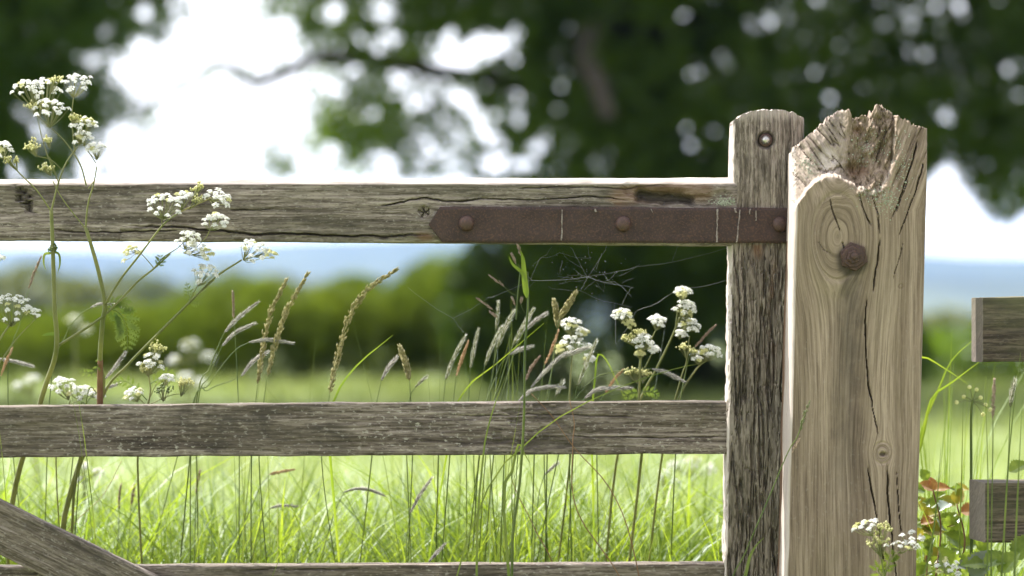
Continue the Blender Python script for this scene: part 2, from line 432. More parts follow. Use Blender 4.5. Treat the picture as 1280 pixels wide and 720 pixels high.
xs_ = np.concatenate([np.linspace(0, .46, 120, endpoint=False), np.linspace(.46, 1, 900)])
top_rail = rail('top_rail', gate, -640, 921, lambda p: np.interp(p, [-640, 0, 540, 921], [224.5, 223.5, 222.5, 222]),
                lambda p: np.interp(p, [-640, 0, 300, 545, 921], [299, 300, 302, 303.5, 308]), 4.50, .07, M['rail'], 0, 72, 9,
                chamfer=.0105, seed=3, xs=xs_, extra=top_extra, ks=((265, 530, 4.5, 1.6), (300, 390, 5, 5)))

def low_extra(seed, cr):
    def fn(px, py, uvw):
        fr = uvw[:, 2] < .5; dy = np.zeros(len(px)); mask = np.zeros((len(px), 3))
        for L, wd, dp in cr:
            d, t = pdist(px, py + 1.5*fbm(px*.05, 0*px, o=3, s=seed), L); k = sstep(wd*2.2, wd*.5, d)*sstep(0, .1, t)*sstep(1, .9, t)*fr
            dy += k*dp; mask[:, 0] = np.maximum(mask[:, 0], k*.5)  # crack shade painted into the colour as well
        # flaked, grimy patch
        k = sstep(.02, .30, fbm(px*.05, py*.14, o=5, s=seed+1))*np.exp(-((px-655)/75)**2)*fr*(seed == 50)
        dy += k*.0025; mask[:, 0] = np.maximum(mask[:, 0], k*.55)
        return dy, mask, 0*px
    return fn
mid_rail = rail('rail', gate, -640, 913, lambda p: np.interp(p, [-640, 0, 420, 913], [510, 508, 504, 502]), lambda p: np.interp(p, [-640, 0, 913], [574, 572, 567.5]),
                4.518, .042, M['midrail'], 0, 56, 6, rnd=.003, seed=50, xs=xs_, extra=low_extra(50, (([(560, 520), (700, 518), (800, 522)], .6, .003), ([(700, 545), (830, 548), (905, 545)], .6, .003))))
rail('rail', gate, -640, 913, lambda p: np.interp(p, [-640, 200, 913], [711, 707.5, 704.5]), lambda p: np.interp(p, [-640, 913], [778, 772]),
     4.518, .042, M['midrail'], 0, 26, 6, rnd=.003, seed=70, xs=np.linspace(0, 1, 700), extra=low_extra(70, (([(300, 712), (460, 712)], .6, .003),)))
for k_, (t_, b_2) in enumerate(((905, 975), (1110, 1185))):
    rail('rail', gate, -640, 913, lambda p, t_=t_: t_+0*p, lambda p, b_2=b_2: b_2+0*p, 4.518, .042, M['midrail'], 0, 12, 4, rnd=.003, seed=90+k_, xs=np.linspace(0, 1, 200))

# diagonal brace, nailed across the front of the rails
A_, B_ = W(-560, 386, 4.49), W(905, 1102, 4.49)
L_ = np.linalg.norm(B_-A_); ax = (B_-A_)/L_; up_ = np.array([-ax[2], 0, ax[0]])
uvw, F = boxgrid(np.concatenate([np.linspace(0, .36, 60, endpoint=False), np.linspace(.36, .56, 330, endpoint=False), np.linspace(.56, 1, 60)]), edgy(44, 4, .08), edgy(5, 3, .1))
hw, T_ = .0385, .0265
a, bq = rnd2((uvw[:, 1]*2-1)*hw, (uvw[:, 2]-.5)*T_, hw, T_/2, .003)
l = uvw[:, 0]*L_
a = a + .0012*fbm(l*12, a*0, o=4, s=60); bq = bq + (1-uvw[:, 2])*(.0015*fbm(l*8, a*60, o=4, s=61) + np.abs(fbm(l*14, a*330, o=3, s=62))*.0014)
P_ = A_ + ax*l[:, None] + up_*a[:, None] + np.array([0, 1, 0])*(bq[:, None]+.013)
bb = MB(); bb.add(P_, F); o = bb.build('brace', M['midrail'], gate); put(o, np.stack([a+bq*.9+33, l, bq*.5+5], 1)); o.data.set_sharp_from_angle(angle=R(50))

# hanging stile: leaning post the rails are tenoned into
YS, TS = 4.5, .078
def stile_F(uvw, wpx, dx=0, prof=None, lean=-10.0, ytop=137, ybot=1255, px0=916.0, Y=YS, T=TS, seed=120, rough=1.0):
    py_t = prof(uvw[:, 0]); py = ybot + (py_t-ybot)*uvw[:, 1]
    left = px0 + lean*(py-150)/550 + dx
    hx = wpx/FOC*Y/2; a, bq = rnd2((uvw[:, 0]*2-1)*hx, (uvw[:, 2]-.5)*T, hx, T/2, .009)
    x = (left+wpx/2-640)/FOC*Y + a; y = Y+T/2+bq; z = CZ+(H0-py)/FOC*Y
    return x, y, z, py
sp = lambda u: np.interp(u, [0, .03, .10, .25, .45, .62, .82, .95, 1], [164, 153, 144, 138.5, 136, 136, 139.5, 146, 156])
us = edgy(84, 5, .07); vs = np.concatenate([np.linspace(0, .48, 60, endpoint=False), np.linspace(.48, 1, 700)])
uvw, F = boxgrid(us, vs, edgy(9, 4, .14))
x, y, z, py = stile_F(uvw, 90, prof=sp)
fr = 1-uvw[:, 2]; lo_ = sstep(300, 330, py)
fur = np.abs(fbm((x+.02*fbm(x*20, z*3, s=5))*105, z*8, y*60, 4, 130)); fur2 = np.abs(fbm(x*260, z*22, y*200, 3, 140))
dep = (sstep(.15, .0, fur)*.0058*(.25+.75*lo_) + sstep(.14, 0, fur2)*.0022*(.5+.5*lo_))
side = (uvw[:, 0] < .02)*1.0
y = y + dep*(uvw[:, 2] < .2) + .0015*fbm(x*40, z*6, o=4, s=150)*(uvw[:, 2] < .2); x = x + side*(dep*.6 + .0022*fbm(z*18, y*40, o=4, s=160))
z = z + (uvw[:, 1] > .995)*(.0030*fbm(x*150, y*60, o=4, s=170) - .004*np.abs(fbm(x*230, y*40, o=2, s=171)))
pxs = 640 + x/YS*FOC
mask = np.zeros((len(x), 3))
rb = np.hypot(pxs-957, py-175); recess = sstep(12.5, 8.5, rb)*(uvw[:, 2] < .2); y = y + recess*.006
mask[:, 0] = sstep(14.5, 8, rb + 2*fbm(pxs*.2, py*.2, s=3))*.93*(uvw[:, 2] < .2)
st = sstep(13, 3, np.abs(pxs-957+3*fbm(py*.05, 0*py, s=9)))*sstep(182, 195, py)*sstep(275, 200, py)*.38; mask[:, 0] = np.maximum(mask[:, 0], st*(uvw[:, 2] < .2))
fl = sstep(0, .2, fbm(pxs*.13, py*.035, o=4, s=66)); mask[:, 0] = np.maximum(mask[:, 0], .22*fl*lo_*(uvw[:, 2] < .2))
mask[:, 0] = np.maximum(mask[:, 0], np.maximum(sstep(.10, .01, fur)*.5, sstep(.08, 0, fur2)*.3)*(.25+.75*lo_)*(uvw[:, 2] < .2))  # shade inside the furrows painted dark into the colour
rs = np.maximum(sstep(9, 2, np.abs(pxs-947))*sstep(304, 308, py)*sstep(330, 310, py), sstep(7, 1, np.abs(pxs-967+3*fbm(py*.06, 0*py, s=19)))*sstep(304, 360, py)*sstep(500, 400, py)*.6*sstep(-.1, .3, fbm(pxs*.2, py*.06, s=29)))
mask[:, 1] = rs*.65*(uvw[:, 2] < .2)
mask[:, 2] = np.maximum(sstep(155, 140, py)*.35, side*.75)  # sunlit top and left face painted paler
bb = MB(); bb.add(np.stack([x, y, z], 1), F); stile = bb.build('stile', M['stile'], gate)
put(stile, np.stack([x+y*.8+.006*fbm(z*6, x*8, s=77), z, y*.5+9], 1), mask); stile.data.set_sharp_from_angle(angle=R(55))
bb = MB()   # far stile, beyond the left of the frame
uvw, F = boxgrid(edgy(10, 3, .07), np.linspace(0, 1, 60), edgy(6, 3, .12)); x, y, z, py = stile_F(uvw, 90, prof=lambda u: 200+0*u, px0=-700, lean=0)
bb.add(np.stack([x, y, z], 1), F); o = bb.build('stile', M['stile'], gate); put(o, np.stack([x+y, z, y*.5+3], 1))

def dome(bb, c, r, h, m=0, k=18, lv=6, base=.0015, seed=0, dirn=(0, -1, 0)):
    """round bolt head, pointing at the viewer's side of the timber"""
    an = np.linspace(0, 2*np.pi, k, endpoint=False); V = []; q = np.concatenate([[0], np.linspace(0, 1, lv)])
    for i, t in enumerate(q):
        rr = r*math.cos(t*math.pi/2*.97)**.8; hh = 0 if i == 0 else base + h*math.sin(t*math.pi/2)
        n = 1 + .06*fbm(np.cos(an)*2+seed, np.sin(an)*2+t*3, s=seed); V.append(np.stack([c[0]+rr*n*np.cos(an), c[1]-hh+0*an, c[2]+rr*n*np.sin(an)], 1))
    V = np.vstack(V); n = len(q); i, j = np.meshgrid(np.arange(n-1), np.arange(k), indexing='ij'); j2 = (j+1) % k
    bb.add(V, np.stack([i*k+j, i*k+j2, (i+1)*k+j2, (i+1)*k+j], -1).reshape(-1, 4), m); b0 = bb.n-k
    bb.f.append((np.array([[b0+q_ for q_ in range(k)]]), m))

# strap hinge: iron plate with a pointed end
YP = 4.494
def strap_out(px):
    t = np.interp(px, [536, 550, 1000], [280.5, 258.5, 260]); bt = np.interp(px, [536, 553, 1000], [281.5, 303.5, 304]); return t, bt
uvw, F = boxgrid(np.concatenate([np.linspace(0, .03, 10, endpoint=False), np.linspace(.03, 1, 300)]), edgy(24, 3, .05), np.array([0, .3, 1.]))
px = 536 + 464*uvw[:, 0]; t, bt = strap_out(px); py = bt + (t-bt)*uvw[:, 1]
fr = (uvw[:, 2] == 0)
x = (px-640)/FOC*YP; z = CZ+(H0-py)/FOC*YP; y = YP-.001+.007*uvw[:, 2] + fr*(.0008*fbm(x*60, z*60, o=4, s=200) + .0012*((uvw[:, 1] < .03) | (uvw[:, 1] > .97)))
z = z + .0006*fbm(x*40, y*0, o=4, s=210)*((uvw[:, 1] < .03) | (uvw[:, 1] > .97))
bb = MB(); bb.add(np.stack([x, y, z], 1), F); strap = bb.build('strap_hinge', M['iron'], gate)
# white runs down the plate: their own marks in the plate
for px0, py0, px1, py1, wd in ((703, 262, 702, 301, .9), (744, 261, 745, 265, 1.6), (897, 261, 896, 303, 1.3), (919, 260, 920, 266, 1.4), (925, 262, 921, 303, 1.1), (945, 263, 945, 276, 1.0), (814, 261, 816, 266, .8), (938, 261, 937, 268, .8)):
    bb = MB(); n = max(3, int((py1-py0)/2)); tt = np.linspace(0, 1, n); cx = px0+(px1-px0)*tt + .7*fbm(tt*8+px0, 0*tt, s=5); yy = py0+(py1-py0)*tt
    ww = wd*(.75+.7*fbm(tt*11+px0*3, 0*tt, s=8)); ww = np.maximum(ww, .12)
    for i in range(n-1):
        q = [W(cx[i]-ww[i], yy[i], YP-.0027), W(cx[i]+ww[i], yy[i], YP-.0027), W(cx[i+1]+ww[i+1], yy[i+1], YP-.0027), W(cx[i+1]-ww[i+1], yy[i+1], YP-.0027)]
        q2 = [p + np.array([0, .002, 0]) for p in q]; bb.add(q+q2, [[3, 2, 1, 0], [4, 5, 6, 7], [0, 1, 5, 4], [1, 2, 6, 5], [2, 3, 7, 6], [3, 0, 4, 7]])
    bb.build('white_streak', M['dropping'], strap)
for k_, px in enumerate((583, 779, 975)):
    bb = MB(); dome(bb, W(px, 279.5+k_*.6, YP-.0012), .0124, .0085, seed=k_+1); bb.build('bolt_head', M['bolt'], strap)
bb = MB(); c = W(957, 175, YS+.005); dome(bb, c, .0105, .002, 0, seed=5); dome(bb, c-np.array([0, .002, 0]), .0068, .0075, 1, k=14, seed=6)
bb.build('bolt', [M['bolt'], M['steel']], stile)
# lichen crust by the end of the top rail
bb = MB()
for i in range(150):
    px, py = 908+random.gauss(0, 8), 253+random.gauss(0, 3.5)
    if px > 919 or py > 257: continue
    c = W(px, py, 4.4985+.002*random.random()); r = random.uniform(.0006, .0018); an = np.linspace(0, 6.283, 5, endpoint=False)+random.random()*6
    V = [c+np.array([r*math.cos(q), 0, r*math.sin(q)*.7]) for q in an]+[c-np.array([0, r*.9, 0])]; bb.add(V, [[i2, 5, (i2+1) % 5] for i2 in range(5)])
bb.build('lichen', M['lichen'], top_rail)

# ---------------------------------------------------------------- the fixed gate post with its split, rotten top
Y0, TP = 4.36, .132
post = thing('gate_post', 'thick pale gate post with jagged rotten split top and rusty square bolt', 'gate post', W(1070, 1283, 4.42))
topx = np.array([985, 993, 998, 1010, 1026, 1041, 1053, 1060, 1064, 1069, 1074, 1080, 1086, 1090, 1094, 1098.5, 1104, 1112, 1126, 1140, 1152, 1161, 1170])
topy = np.array([195, 190, 183, 173, 158, 145, 135.5, 138, 135, 147, 149, 143, 143, 147, 139, 128.5, 132, 136, 145, 153.5, 158, 162, 166])
BOT = 1290.0
def post_lr(py):
    d = (py-170)/550
    return 996 - 14.5*d, 1160.5 - 15*d
us = edgy(150, 5, .035); vs = np.concatenate([np.linspace(0, .5, 50, endpoint=False), np.linspace(.5, 1, 560)]); ws = edgy(14, 4, .1)
uvw, F = boxgrid(us, vs, ws)
u, v, w_ = uvw.T
pxt = 996 + (1160.5-996)*u; tp = np.interp(pxt, topx, topy)
py = BOT + (170-BOT)*v + (tp-170)*sstep(.80, 1.0, v)
l_, r_ = post_lr(py); hx = (r_-l_)/2
wd = hx/FOC*Y0; a, bq = rnd2((u*2-1)*wd, (w_-.5)*TP, wd, TP/2, .005)
px = l_+hx + a/Y0*FOC
dep = np.zeros(len(px)); mask = np.zeros((len(px), 3)); fr = np.clip(1-w_*1.6, 0, 1); front = (w_ < .12)
wob = fbm(px*.05, py*.05, o=4, s=300)
ledge = np.interp(px + 3*wob, [985, 994, 1001, 1007, 1013, 1022, 1032, 1042, 1052, 1060, 1066, 1075, 1085, 1095, 1104, 1111, 1117, 1121, 1125, 1165],
                  [268, 262, 250, 241, 233, 225, 220.5, 219, 221, 227, 231, 236, 241, 242, 236, 222, 200, 160, 110, 100])
ab = ledge - py + 2.6*fbm(px*.16, py*.16, o=3, s=305) + sstep(1055, 1075, px)*(7*fbm(px*.22, py*.12, o=4, s=306)) + 1.6*fbm(px*.5, py*.3, o=2, s=307)
wl = np.interp(px, [1056, 1074, 1104, 1118], [4, 30, 26, 8]); dep += sstep(-1-wl*.25, wl, ab)*.016 + np.clip(ab, 0, 90)*.00016
cxh = np.interp(py, [128, 150, 175, 200, 225, 240], [1079, 1079, 1082, 1076, 1069, 1066]); wh = np.interp(py, [128, 150, 200, 228], [9, 15, 20, 12])
hol = np.exp(-np.abs((px-cxh)/wh)**2.4)*sstep(0, 10, ab); dep += hol*.016*(.75+.5*fbm(px*.07, py*.05, o=4, s=310))
deepr = np.exp(-(((px-1073)/15)**2+((py-212)/10)**2)**1.3); dep += deepr*.011
# lip of bark right of the hollow
d, t = pdist(px, py+3*wob, [(1098, 160), (1098, 180), (1088, 190), (1086, 200)]); dep -= sstep(6, 1, d)*.010
d, t = pdist(px + 5*wob, py, [(1116, 150), (1114, 185), (1106, 212), (1092, 232), (1074, 242)]); dep -= sstep(5, 1, d)*.004
# pale flaked scoop on the left shoulder, its sunlit brightness painted in too
sc_ = np.exp(-(((px-1038)/14)**2+((py-200)/20)**2)**2); dep += sc_*.006; mask[:, 2] = np.maximum(mask[:, 2], sc_*.7)
d, t = pdist(px, py + 4*fbm(px*.3, 0*px, s=8), [(1026, 212), (1040, 214), (1054, 208)]); dep += sstep(3, .5, d)*.006
lsh = sstep(1072, 1050, px); dep += lsh*np.clip(ab, 0, 95)*.00050 - lsh*np.clip(ab, 0, 95)*.00045*sstep(998, 1050, px)*.6; rsh = sstep(1112, 1124, px)*np.clip(200-py, 0, 60); dep += rsh*.00025
lft = sstep(1066, 1056, px)*sstep(0, 8, ab); mask[:, 2] = np.maximum(mask[:, 2], lft*.22)
# split fibres of the top: ridges along the tear
def ridg(ang, f, s, k=.35):
    c_2, s_2 = math.cos(ang), math.sin(ang); q = (px*c_2+py*s_2); r = (-px*s_2+py*c_2); return np.abs(fbm(q*f, r*f*.10, o=4, s=s))
rt = sstep(1092, 1104, px)*sstep(250, 190, py)*(1-.55*sstep(1122, 1130, px))
dep += (.5-ridg(R(24), .13, 320))*.011*rt + sstep(.12, 0, ridg(R(24), .10, 325))*.007*rt + (.5-ridg(R(26), .42, 327))*.004*rt
lz = sstep(1068, 1052, px)*sstep(0, 6, ab); dep += (.5-ridg(R(-32), .13, 330))*.008*lz + (.5-ridg(R(-30), .4, 331))*.0035*lz + sstep(.07, 0, ridg(R(-34), .09, 332))*.006*lz
dep += (.014*fbm(px*.13, py*.07, o=5, s=340) + .007*np.abs(fbm(px*.42, py*.13, o=3, s=341)))*np.maximum(hol, sstep(1060, 1075, px)*sstep(1122, 1112, px)*sstep(-8, 8, ab)*.8)
# crust at the foot of the tear, right of the knot
dd = np.hypot((px-1092)/22, (py-238)/17); crust = sstep(1.3, .5, dd+.4*fbm(px*.12, py*.12, o=4, s=350)); dep += crust*(.006*fbm(px*.35, py*.3, o=4, s=351)-.001)
mask[:, 1] = np.maximum(mask[:, 1], np.maximum(deepr*1.3, np.exp(-(((px-1076)/7)**2+((py-160)/6)**2)))*.8*(.6+.6*fbm(px*.12, py*.12, s=16)))
edge = sstep(5, 0, np.abs(ab-2)); mask[:, 2] = np.maximum(mask[:, 2], edge*.35)  # lit rim of the ledge painted as a paler line
# the big knot: raised oval, then checks, a weathered run below the bolt, a small knot low down
KN = ((1047, 296, 30, 1.75), (1103, 566, 9, 1.25))
e1 = np.hypot(px-1047, (py-296)/1.75); dep -= sstep(46, 34, e1)*.0035*sstep(3, -6, ab); dep += sstep(2.5, .5, np.abs(e1-31))*.0012
e2 = np.hypot(px-1103, (py-566)/1.15) + 1.5*wob; dep += sstep(2, .4, np.abs(e2-11))*.0016 + sstep(2, .4, np.abs(e2-7))*.0012 + sstep(4, 1, np.hypot((px-1104)*.6, py-568))*.006
mask[:, 0] = np.maximum(mask[:, 0], sstep(4, 1, np.hypot((px-1104)*.55, py-568))*.5)
gx = np.interp(py, [330, 420, 520, 640, 740], [1067, 1062, 1060, 1066, 1078]); gr = np.exp(-((px-gx)/11)**2)*sstep(322, 345, py)*sstep(760, 560, py); dep += gr*.006
stn = np.exp(-((px-gx+2*wob*6)/np.interp(py, [330, 500, 700], [11, 16, 26]))**2)*sstep(318, 336, py)*sstep(720, 480, py); mask[:, 0] = np.maximum(mask[:, 0], stn*.72*(.8+.4*fbm(px*.12, py*.01, s=25)))
mask[:, 0] = np.maximum(mask[:, 0], sstep(24, 15, np.hypot(px-1066, (py-325)*.9) + 3*wob)*.8)
s2 = np.exp(-((px-1048)/9)**2)*sstep(360, 420, py)*sstep(700, 500, py); mask[:, 0] = np.maximum(mask[:, 0], s2*.3)
for L, wc, dp in (([(1101, 296), (1096, 330), (1093, 350), (1091, 368)], .9, .012), ([(1084, 366), (1082, 400), (1082, 430), (1086, 480), (1093, 522), (1100, 553)], .75, .014),
                  ([(1084, 580), (1089, 610), (1094, 635), (1101, 676), (1107, 722), (1108, 800)], .9, .016), ([(1109, 576), (1110, 630), (1116, 680), (1121, 722), (1122, 830)], .85, .016),
                  ([(1120, 586), (1124, 640), (1127, 670)], .7, .010), ([(1148, 172), (1140, 205), (1128, 238), (1113, 278)], .8, .016), ([(1156, 196), (1148, 230), (1134, 268), (1122, 300)], .6, .012),
                  ([(1136, 222), (1126, 250), (1119, 268)], .7, .010), ([(1036, 245), (1040, 262), (1048, 283), (1050, 292)], .6, .006), ([(1053, 302), (1056, 312)], .8, .006),
                  ([(1072, 240), (1080, 262), (1090, 285)], .8, .009), ([(1088, 240), (1098, 268), (1100, 296)], .7, .008), ([(1021, 300), (1030, 312), (1040, 318)], .5, .003), ([(1130, 300), (1122, 330), (1116, 352)], .5, .004)):
    d, t = pdist(px + 1.2*fbm(py*.07, 0*py, o=3, s=int(L[0][0])), py, L); wv = .45+.75*np.clip(.5+1.2*fbm(py*.045, 0*py, o=3, s=int(L[0][1])), 0, 1); k = sstep(wc*1.45*wv, wc*.2*wv, d)*sstep(0, .15, t)*sstep(1, .75, t)
    dep += k*dp; mask[:, 0] = np.maximum(mask[:, 0], k*.4*front)  # shade of each crack also painted on the front face
# nail hole
e3 = np.hypot(px-1126, py-358); dep += sstep(1, .3, np.abs(e3-2.8))*.0012
dep += .0022*fbm(px*.03, py*.008, o=4, s=360) + .0006*fbm(px*.5, py*.02, o=3, s=361)
mask[:, 0] *= front; mask[:, 1] *= np.clip(1-w_*2, 0, 1)
x = (px-640)/FOC*Y0; y = Y0 + TP/2 + bq + dep*fr; z = CZ+(H0-py)/FOC*Y0
tpm = v > .999; z = z + tpm*(.0045*(.5-np.abs(fbm(px*.33, w_*5, o=3, s=372))*2) + .010*fbm(px*.12, w_*7, o=4, s=370)*np.minimum(w_*6, 1)+.0025*fbm(px*.5, w_*22, o=3, s=371)) - tpm*w_*.012
lf = (u < .02); x = x + lf*(.0025*fbm(z*12, w_*5, o=4, s=380)); mask[:, 2] = np.where(lf, .6, mask[:, 2])  # left face painted pale, as the sun would light it
rl = lf*sstep(.62, .80, w_)*(py > 300)*(w_ < .999); mask[:, 2] *= 1-rl; mask[:, 1] = np.maximum(mask[:, 1], rl*.75)
gk = knots(px, py, KN)
gk = gk + np.where(py < 262, (py-262)*.42*sstep(1085, 1115, px), 0) + np.where((py < 262) & (px < 1070), -(py-262)*.5*sstep(1070, 1045, px), 0)
bb = MB(); bb.add(np.stack([x, y, z], 1), F); pb = bb.build('post', M['post'], post)
put(pb, np.stack([gk/FOC*Y0 + (y-Y0)*.35 + .003*fbm(px*.02, py*.006, s=90) + .0007*fbm(px*.06, py*.02, o=3, s=91), z, (y-Y0)*.5], 1), mask); pb.data.set_sharp_from_angle(angle=R(60))

# lichen crust on the torn edge and under it
Pq = np.stack([x, y, z], 1)[(w_ < .01)]; pq = np.stack([px, py], 1)[(w_ < .01)]; bb = MB(); rl_ = random.Random(8)
for cx_, cy_, sx_, sy_ in ((1094, 244, 13, 9), (1110, 252, 6, 11), (1088, 182, 10, 12), (1128, 205, 6, 20), (1015, 205, 7, 8)):
    bb = MB()
    for i in range(130):
        j = np.argmin(((pq-np.array([cx_+rl_.gauss(0, sx_), cy_+rl_.gauss(0, sy_)]))**2).sum(1)); c = Pq[j]; r = rl_.uniform(.0005, .0017); an = np.linspace(0, 6.283, 6, endpoint=False)+rl_.random()*6
        V = [c+np.array([r*rl_.uniform(.6, 1.2)*math.cos(q), .0004, r*rl_.uniform(.6, 1.2)*math.sin(q)]) for q in an]+[c-np.array([0, r*.7+.0003, 0])]; bb.add(V, [[i2, 6, (i2+1) % 6] for i2 in range(6)])
    bb.build('lichen', M['lichen'], post)


# square washer turned on its corner, nut and bolt end
bb = MB(); c = W(1066, 321, Y0-.001)
def prism(bb, c, r, n, y0, y1, rot, m=0, bev=.0015, k=1.0, jit=.04):
    an = np.linspace(0, 2*np.pi, n, endpoint=False)+rot; jj_ = 1+jit*np.array([random.uniform(-1, 1) for _ in an]); V = []
    for rr, yy in ((r, y0), (r, y1+bev), (r-bev, y1)): V.append(np.stack([c[0]+rr*jj_*np.cos(an), c[1]+yy+0*an, c[2]+rr*jj_*np.sin(an)], 1))
    i, j = np.meshgrid(np.arange(2), np.arange(n), indexing='ij'); j2 = (j+1) % n
    bb.add(np.vstack(V), np.stack([i*n+j, i*n+j2, (i+1)*n+j2, (i+1)*n+j], -1).reshape(-1, 4), m)
    bb.f.append((np.array([[bb.n-n+q for q in range(n)]]), m))
sq = np.array([0, .5*np.pi, np.pi, 1.5*np.pi])
prism(bb, c, .0225, 6, .006, -.006, R(100), jit=.07); prism(bb, c, .0175, 9, -.004, -.0095, R(12)); wsh = bb.build('washer', M['bolt'], post, smooth=False)
bb = MB(); prism(bb, c, .0108, 6, -.009, -.016, R(20)); dome(bb, c+np.array([.001, -.015, .0005]), .0062, .004, seed=9, k=14); bb.build('bolt_end', M['bolt'], wsh, smooth=False)

# ---------------------------------------------------------------- fence on the far side of the post
fence = thing('rail_fence', 'dark sawn wooden rail fence with two rails, right of the gate post', 'fence', (.722, 4.40, 0))
fence.rotation_euler = (0, 0, R(15))
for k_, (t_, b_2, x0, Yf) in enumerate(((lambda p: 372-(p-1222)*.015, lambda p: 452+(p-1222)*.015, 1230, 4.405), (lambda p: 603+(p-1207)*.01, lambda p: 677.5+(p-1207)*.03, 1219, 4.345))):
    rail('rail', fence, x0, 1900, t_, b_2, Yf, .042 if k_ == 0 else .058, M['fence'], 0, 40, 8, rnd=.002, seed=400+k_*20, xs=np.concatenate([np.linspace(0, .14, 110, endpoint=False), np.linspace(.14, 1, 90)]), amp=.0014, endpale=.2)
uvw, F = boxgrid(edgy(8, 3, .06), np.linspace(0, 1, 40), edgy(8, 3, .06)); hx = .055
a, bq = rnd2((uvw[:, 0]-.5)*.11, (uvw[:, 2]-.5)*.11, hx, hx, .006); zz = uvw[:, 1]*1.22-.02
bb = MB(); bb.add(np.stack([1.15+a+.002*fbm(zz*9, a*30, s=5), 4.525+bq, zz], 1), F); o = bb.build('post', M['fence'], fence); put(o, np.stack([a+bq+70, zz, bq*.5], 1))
# ---------------------------------------------------------------- trees, bushes, haze
M['oakleaf'] = leafy('oak_leaf', (.055, .088, .015), (.105, .155, .028), .6, 1.1, .06, (1.75, 1.9, .35), .35)
M['paleleaf'] = leafy('bright_leaf', (.055, .095, .016), (.105, .16, .03), .55, 1.0, .06, (1.75, 1.85, .35), .35)
M['hedgeleaf'] = leafy('hedge_leaf', (.062, .092, .018), (.12, .155, .035), .55, 1.6, .0, (1.6, 1.6, .45))
M['farleaf'] = leafy('distant_leaf', (.07, .095, .03), (.16, .17, .06), .3, .12, .03)
M['bark'] = plain('dark_bark', (.032, .025, .019), (.060, .049, .038), .95, 9)

def leaves(mb, P, size, m=0, flat=.35, asp=.55, seed=0):
    """a small folded leaf at every point"""
    r = np.random.default_rng(seed+1000); n = len(P)
    nz = r.normal(size=(n, 3)); nz[:, 2] = np.abs(nz[:, 2])+flat; nz /= np.linalg.norm(nz, axis=1)[:, None]
    d = r.normal(size=(n, 3)); d[:, 2] -= .3; d -= nz*(d*nz).sum(1)[:, None]; d /= np.linalg.norm(d, axis=1)[:, None]
    b = np.cross(nz, d); s = size*r.uniform(.6, 1.3, n)[:, None]
    V = np.stack([P-d*s*.5, P+b*s*asp*.5+d*s*.08+nz*s*.08, P+d*s*.5, P-b*s*asp*.5+d*s*.08+nz*s*.08], 1).reshape(-1, 3)
    mb.add(V, np.arange(n*4).reshape(n, 4), m)

def bump2(x, y, cx, cy, rx, ry): return np.exp(-(((x-cx)/rx)**2+((y-cy)/ry)**2))

HOLES = [(790, 36, 26, 16), (817, 48, 26, 18), (865, 24, 26, 13), (783, 8, 14, 10), (772, 40, 12, 12), (822, 110, 13, 12), (857, 163, 16, 14), (858, 188, 15, 13), (838, 168, 12, 10), (645, 113, 14, 14), (646, 148, 10, 12), (1038, 121, 12, 11),
         (1039, 140, 11, 10), (1157, 147, 12, 11), (1180, 145, 11, 11), (700, 112, 10, 10), (872, 90, 9, 9), (908, 80, 8, 8), (600, 60, 40, 22), (570, 70, 24, 22), (617, 100, 16, 14), (598, 147, 12, 12), (618, 55, 20, 12), (548, 190, 38, 20),
         (480, 200, 40, 18), (620, 205, 34, 16), (655, 205, 20, 12), (672, 186, 10, 10)]
hr_ = random.Random(12)
HOLES += [(hr_.uniform(560, 1290), hr_.uniform(-10, 185), q_, q_*hr_.uniform(.8, 1.1)) for q_ in [hr_.uniform(4, 9) for _ in range(24)]]
HOLES += [(hr_.uniform(380, 640), hr_.uniform(-5, 215), q_, q_) for q_ in [hr_.uniform(8, 15) for _ in range(26)]]
def oak_tau(x, y):
    t = 3.5*sstep(560, 680, x)*(1-.38*bump2(x, y, 1150, 20, 190, 80))*(1-.25*bump2(x, y, 900, 40, 80, 60)) + 2.2*sstep(350, 420, x)*sstep(690, 560, x)*sstep(95, 20, y)
    t = t + 2.2*bump2(x, y, 440, 168, 50, 44) + 1.5*bump2(x, y, 500, 40, 100, 46) + 2.4*bump2(x, y, 520, 172, 42, 48) + 2.2*bump2(x, y, 585, 118, 40, 36) + 1.2*bump2(x, y, 352, 205, 22, 26) + 1.1*bump2(x, y, 405, 100, 50, 34)
    t = t + 1.3*bump2(x, y, 325, 88, 30, 20) + 1.1*bump2(x, y, 350, 0, 50, 26) + .5*bump2(x, y, 196, 156, 9, 7) + 1.0*bump2(x, y, 196, 140, 26, 18) + .6*bump2(x, y, 265, 96, 55, 16)
    t = t + 1.6*sstep(-20, -120, y)*sstep(180, 420, x)
    for cx, cy_, rx, ry in HOLES: t = t*(1-.97*bump2(x, y, cx, cy_, rx, ry))
    t = t + .85*bump2(x, y, 470, 145, 120, 75)*(x < 640); t = t*sstep(1720, 1420, x)
    low = np.interp(x, [300, 600, 640, 900, 1130, 1160, 1185, 1210, 1235, 1265, 1300, 1600], [230, 228, 330, 330, 300, 208, 186, 228, 250, 262, 225, 190])
    soft = np.interp(x, [1130, 1170], [16, 62]); return t*np.clip(sstep(10, -1, (y-low)/soft*16), 0, 1)*np.interp((low-y)/soft, [-.4, 1], [.35, 1])

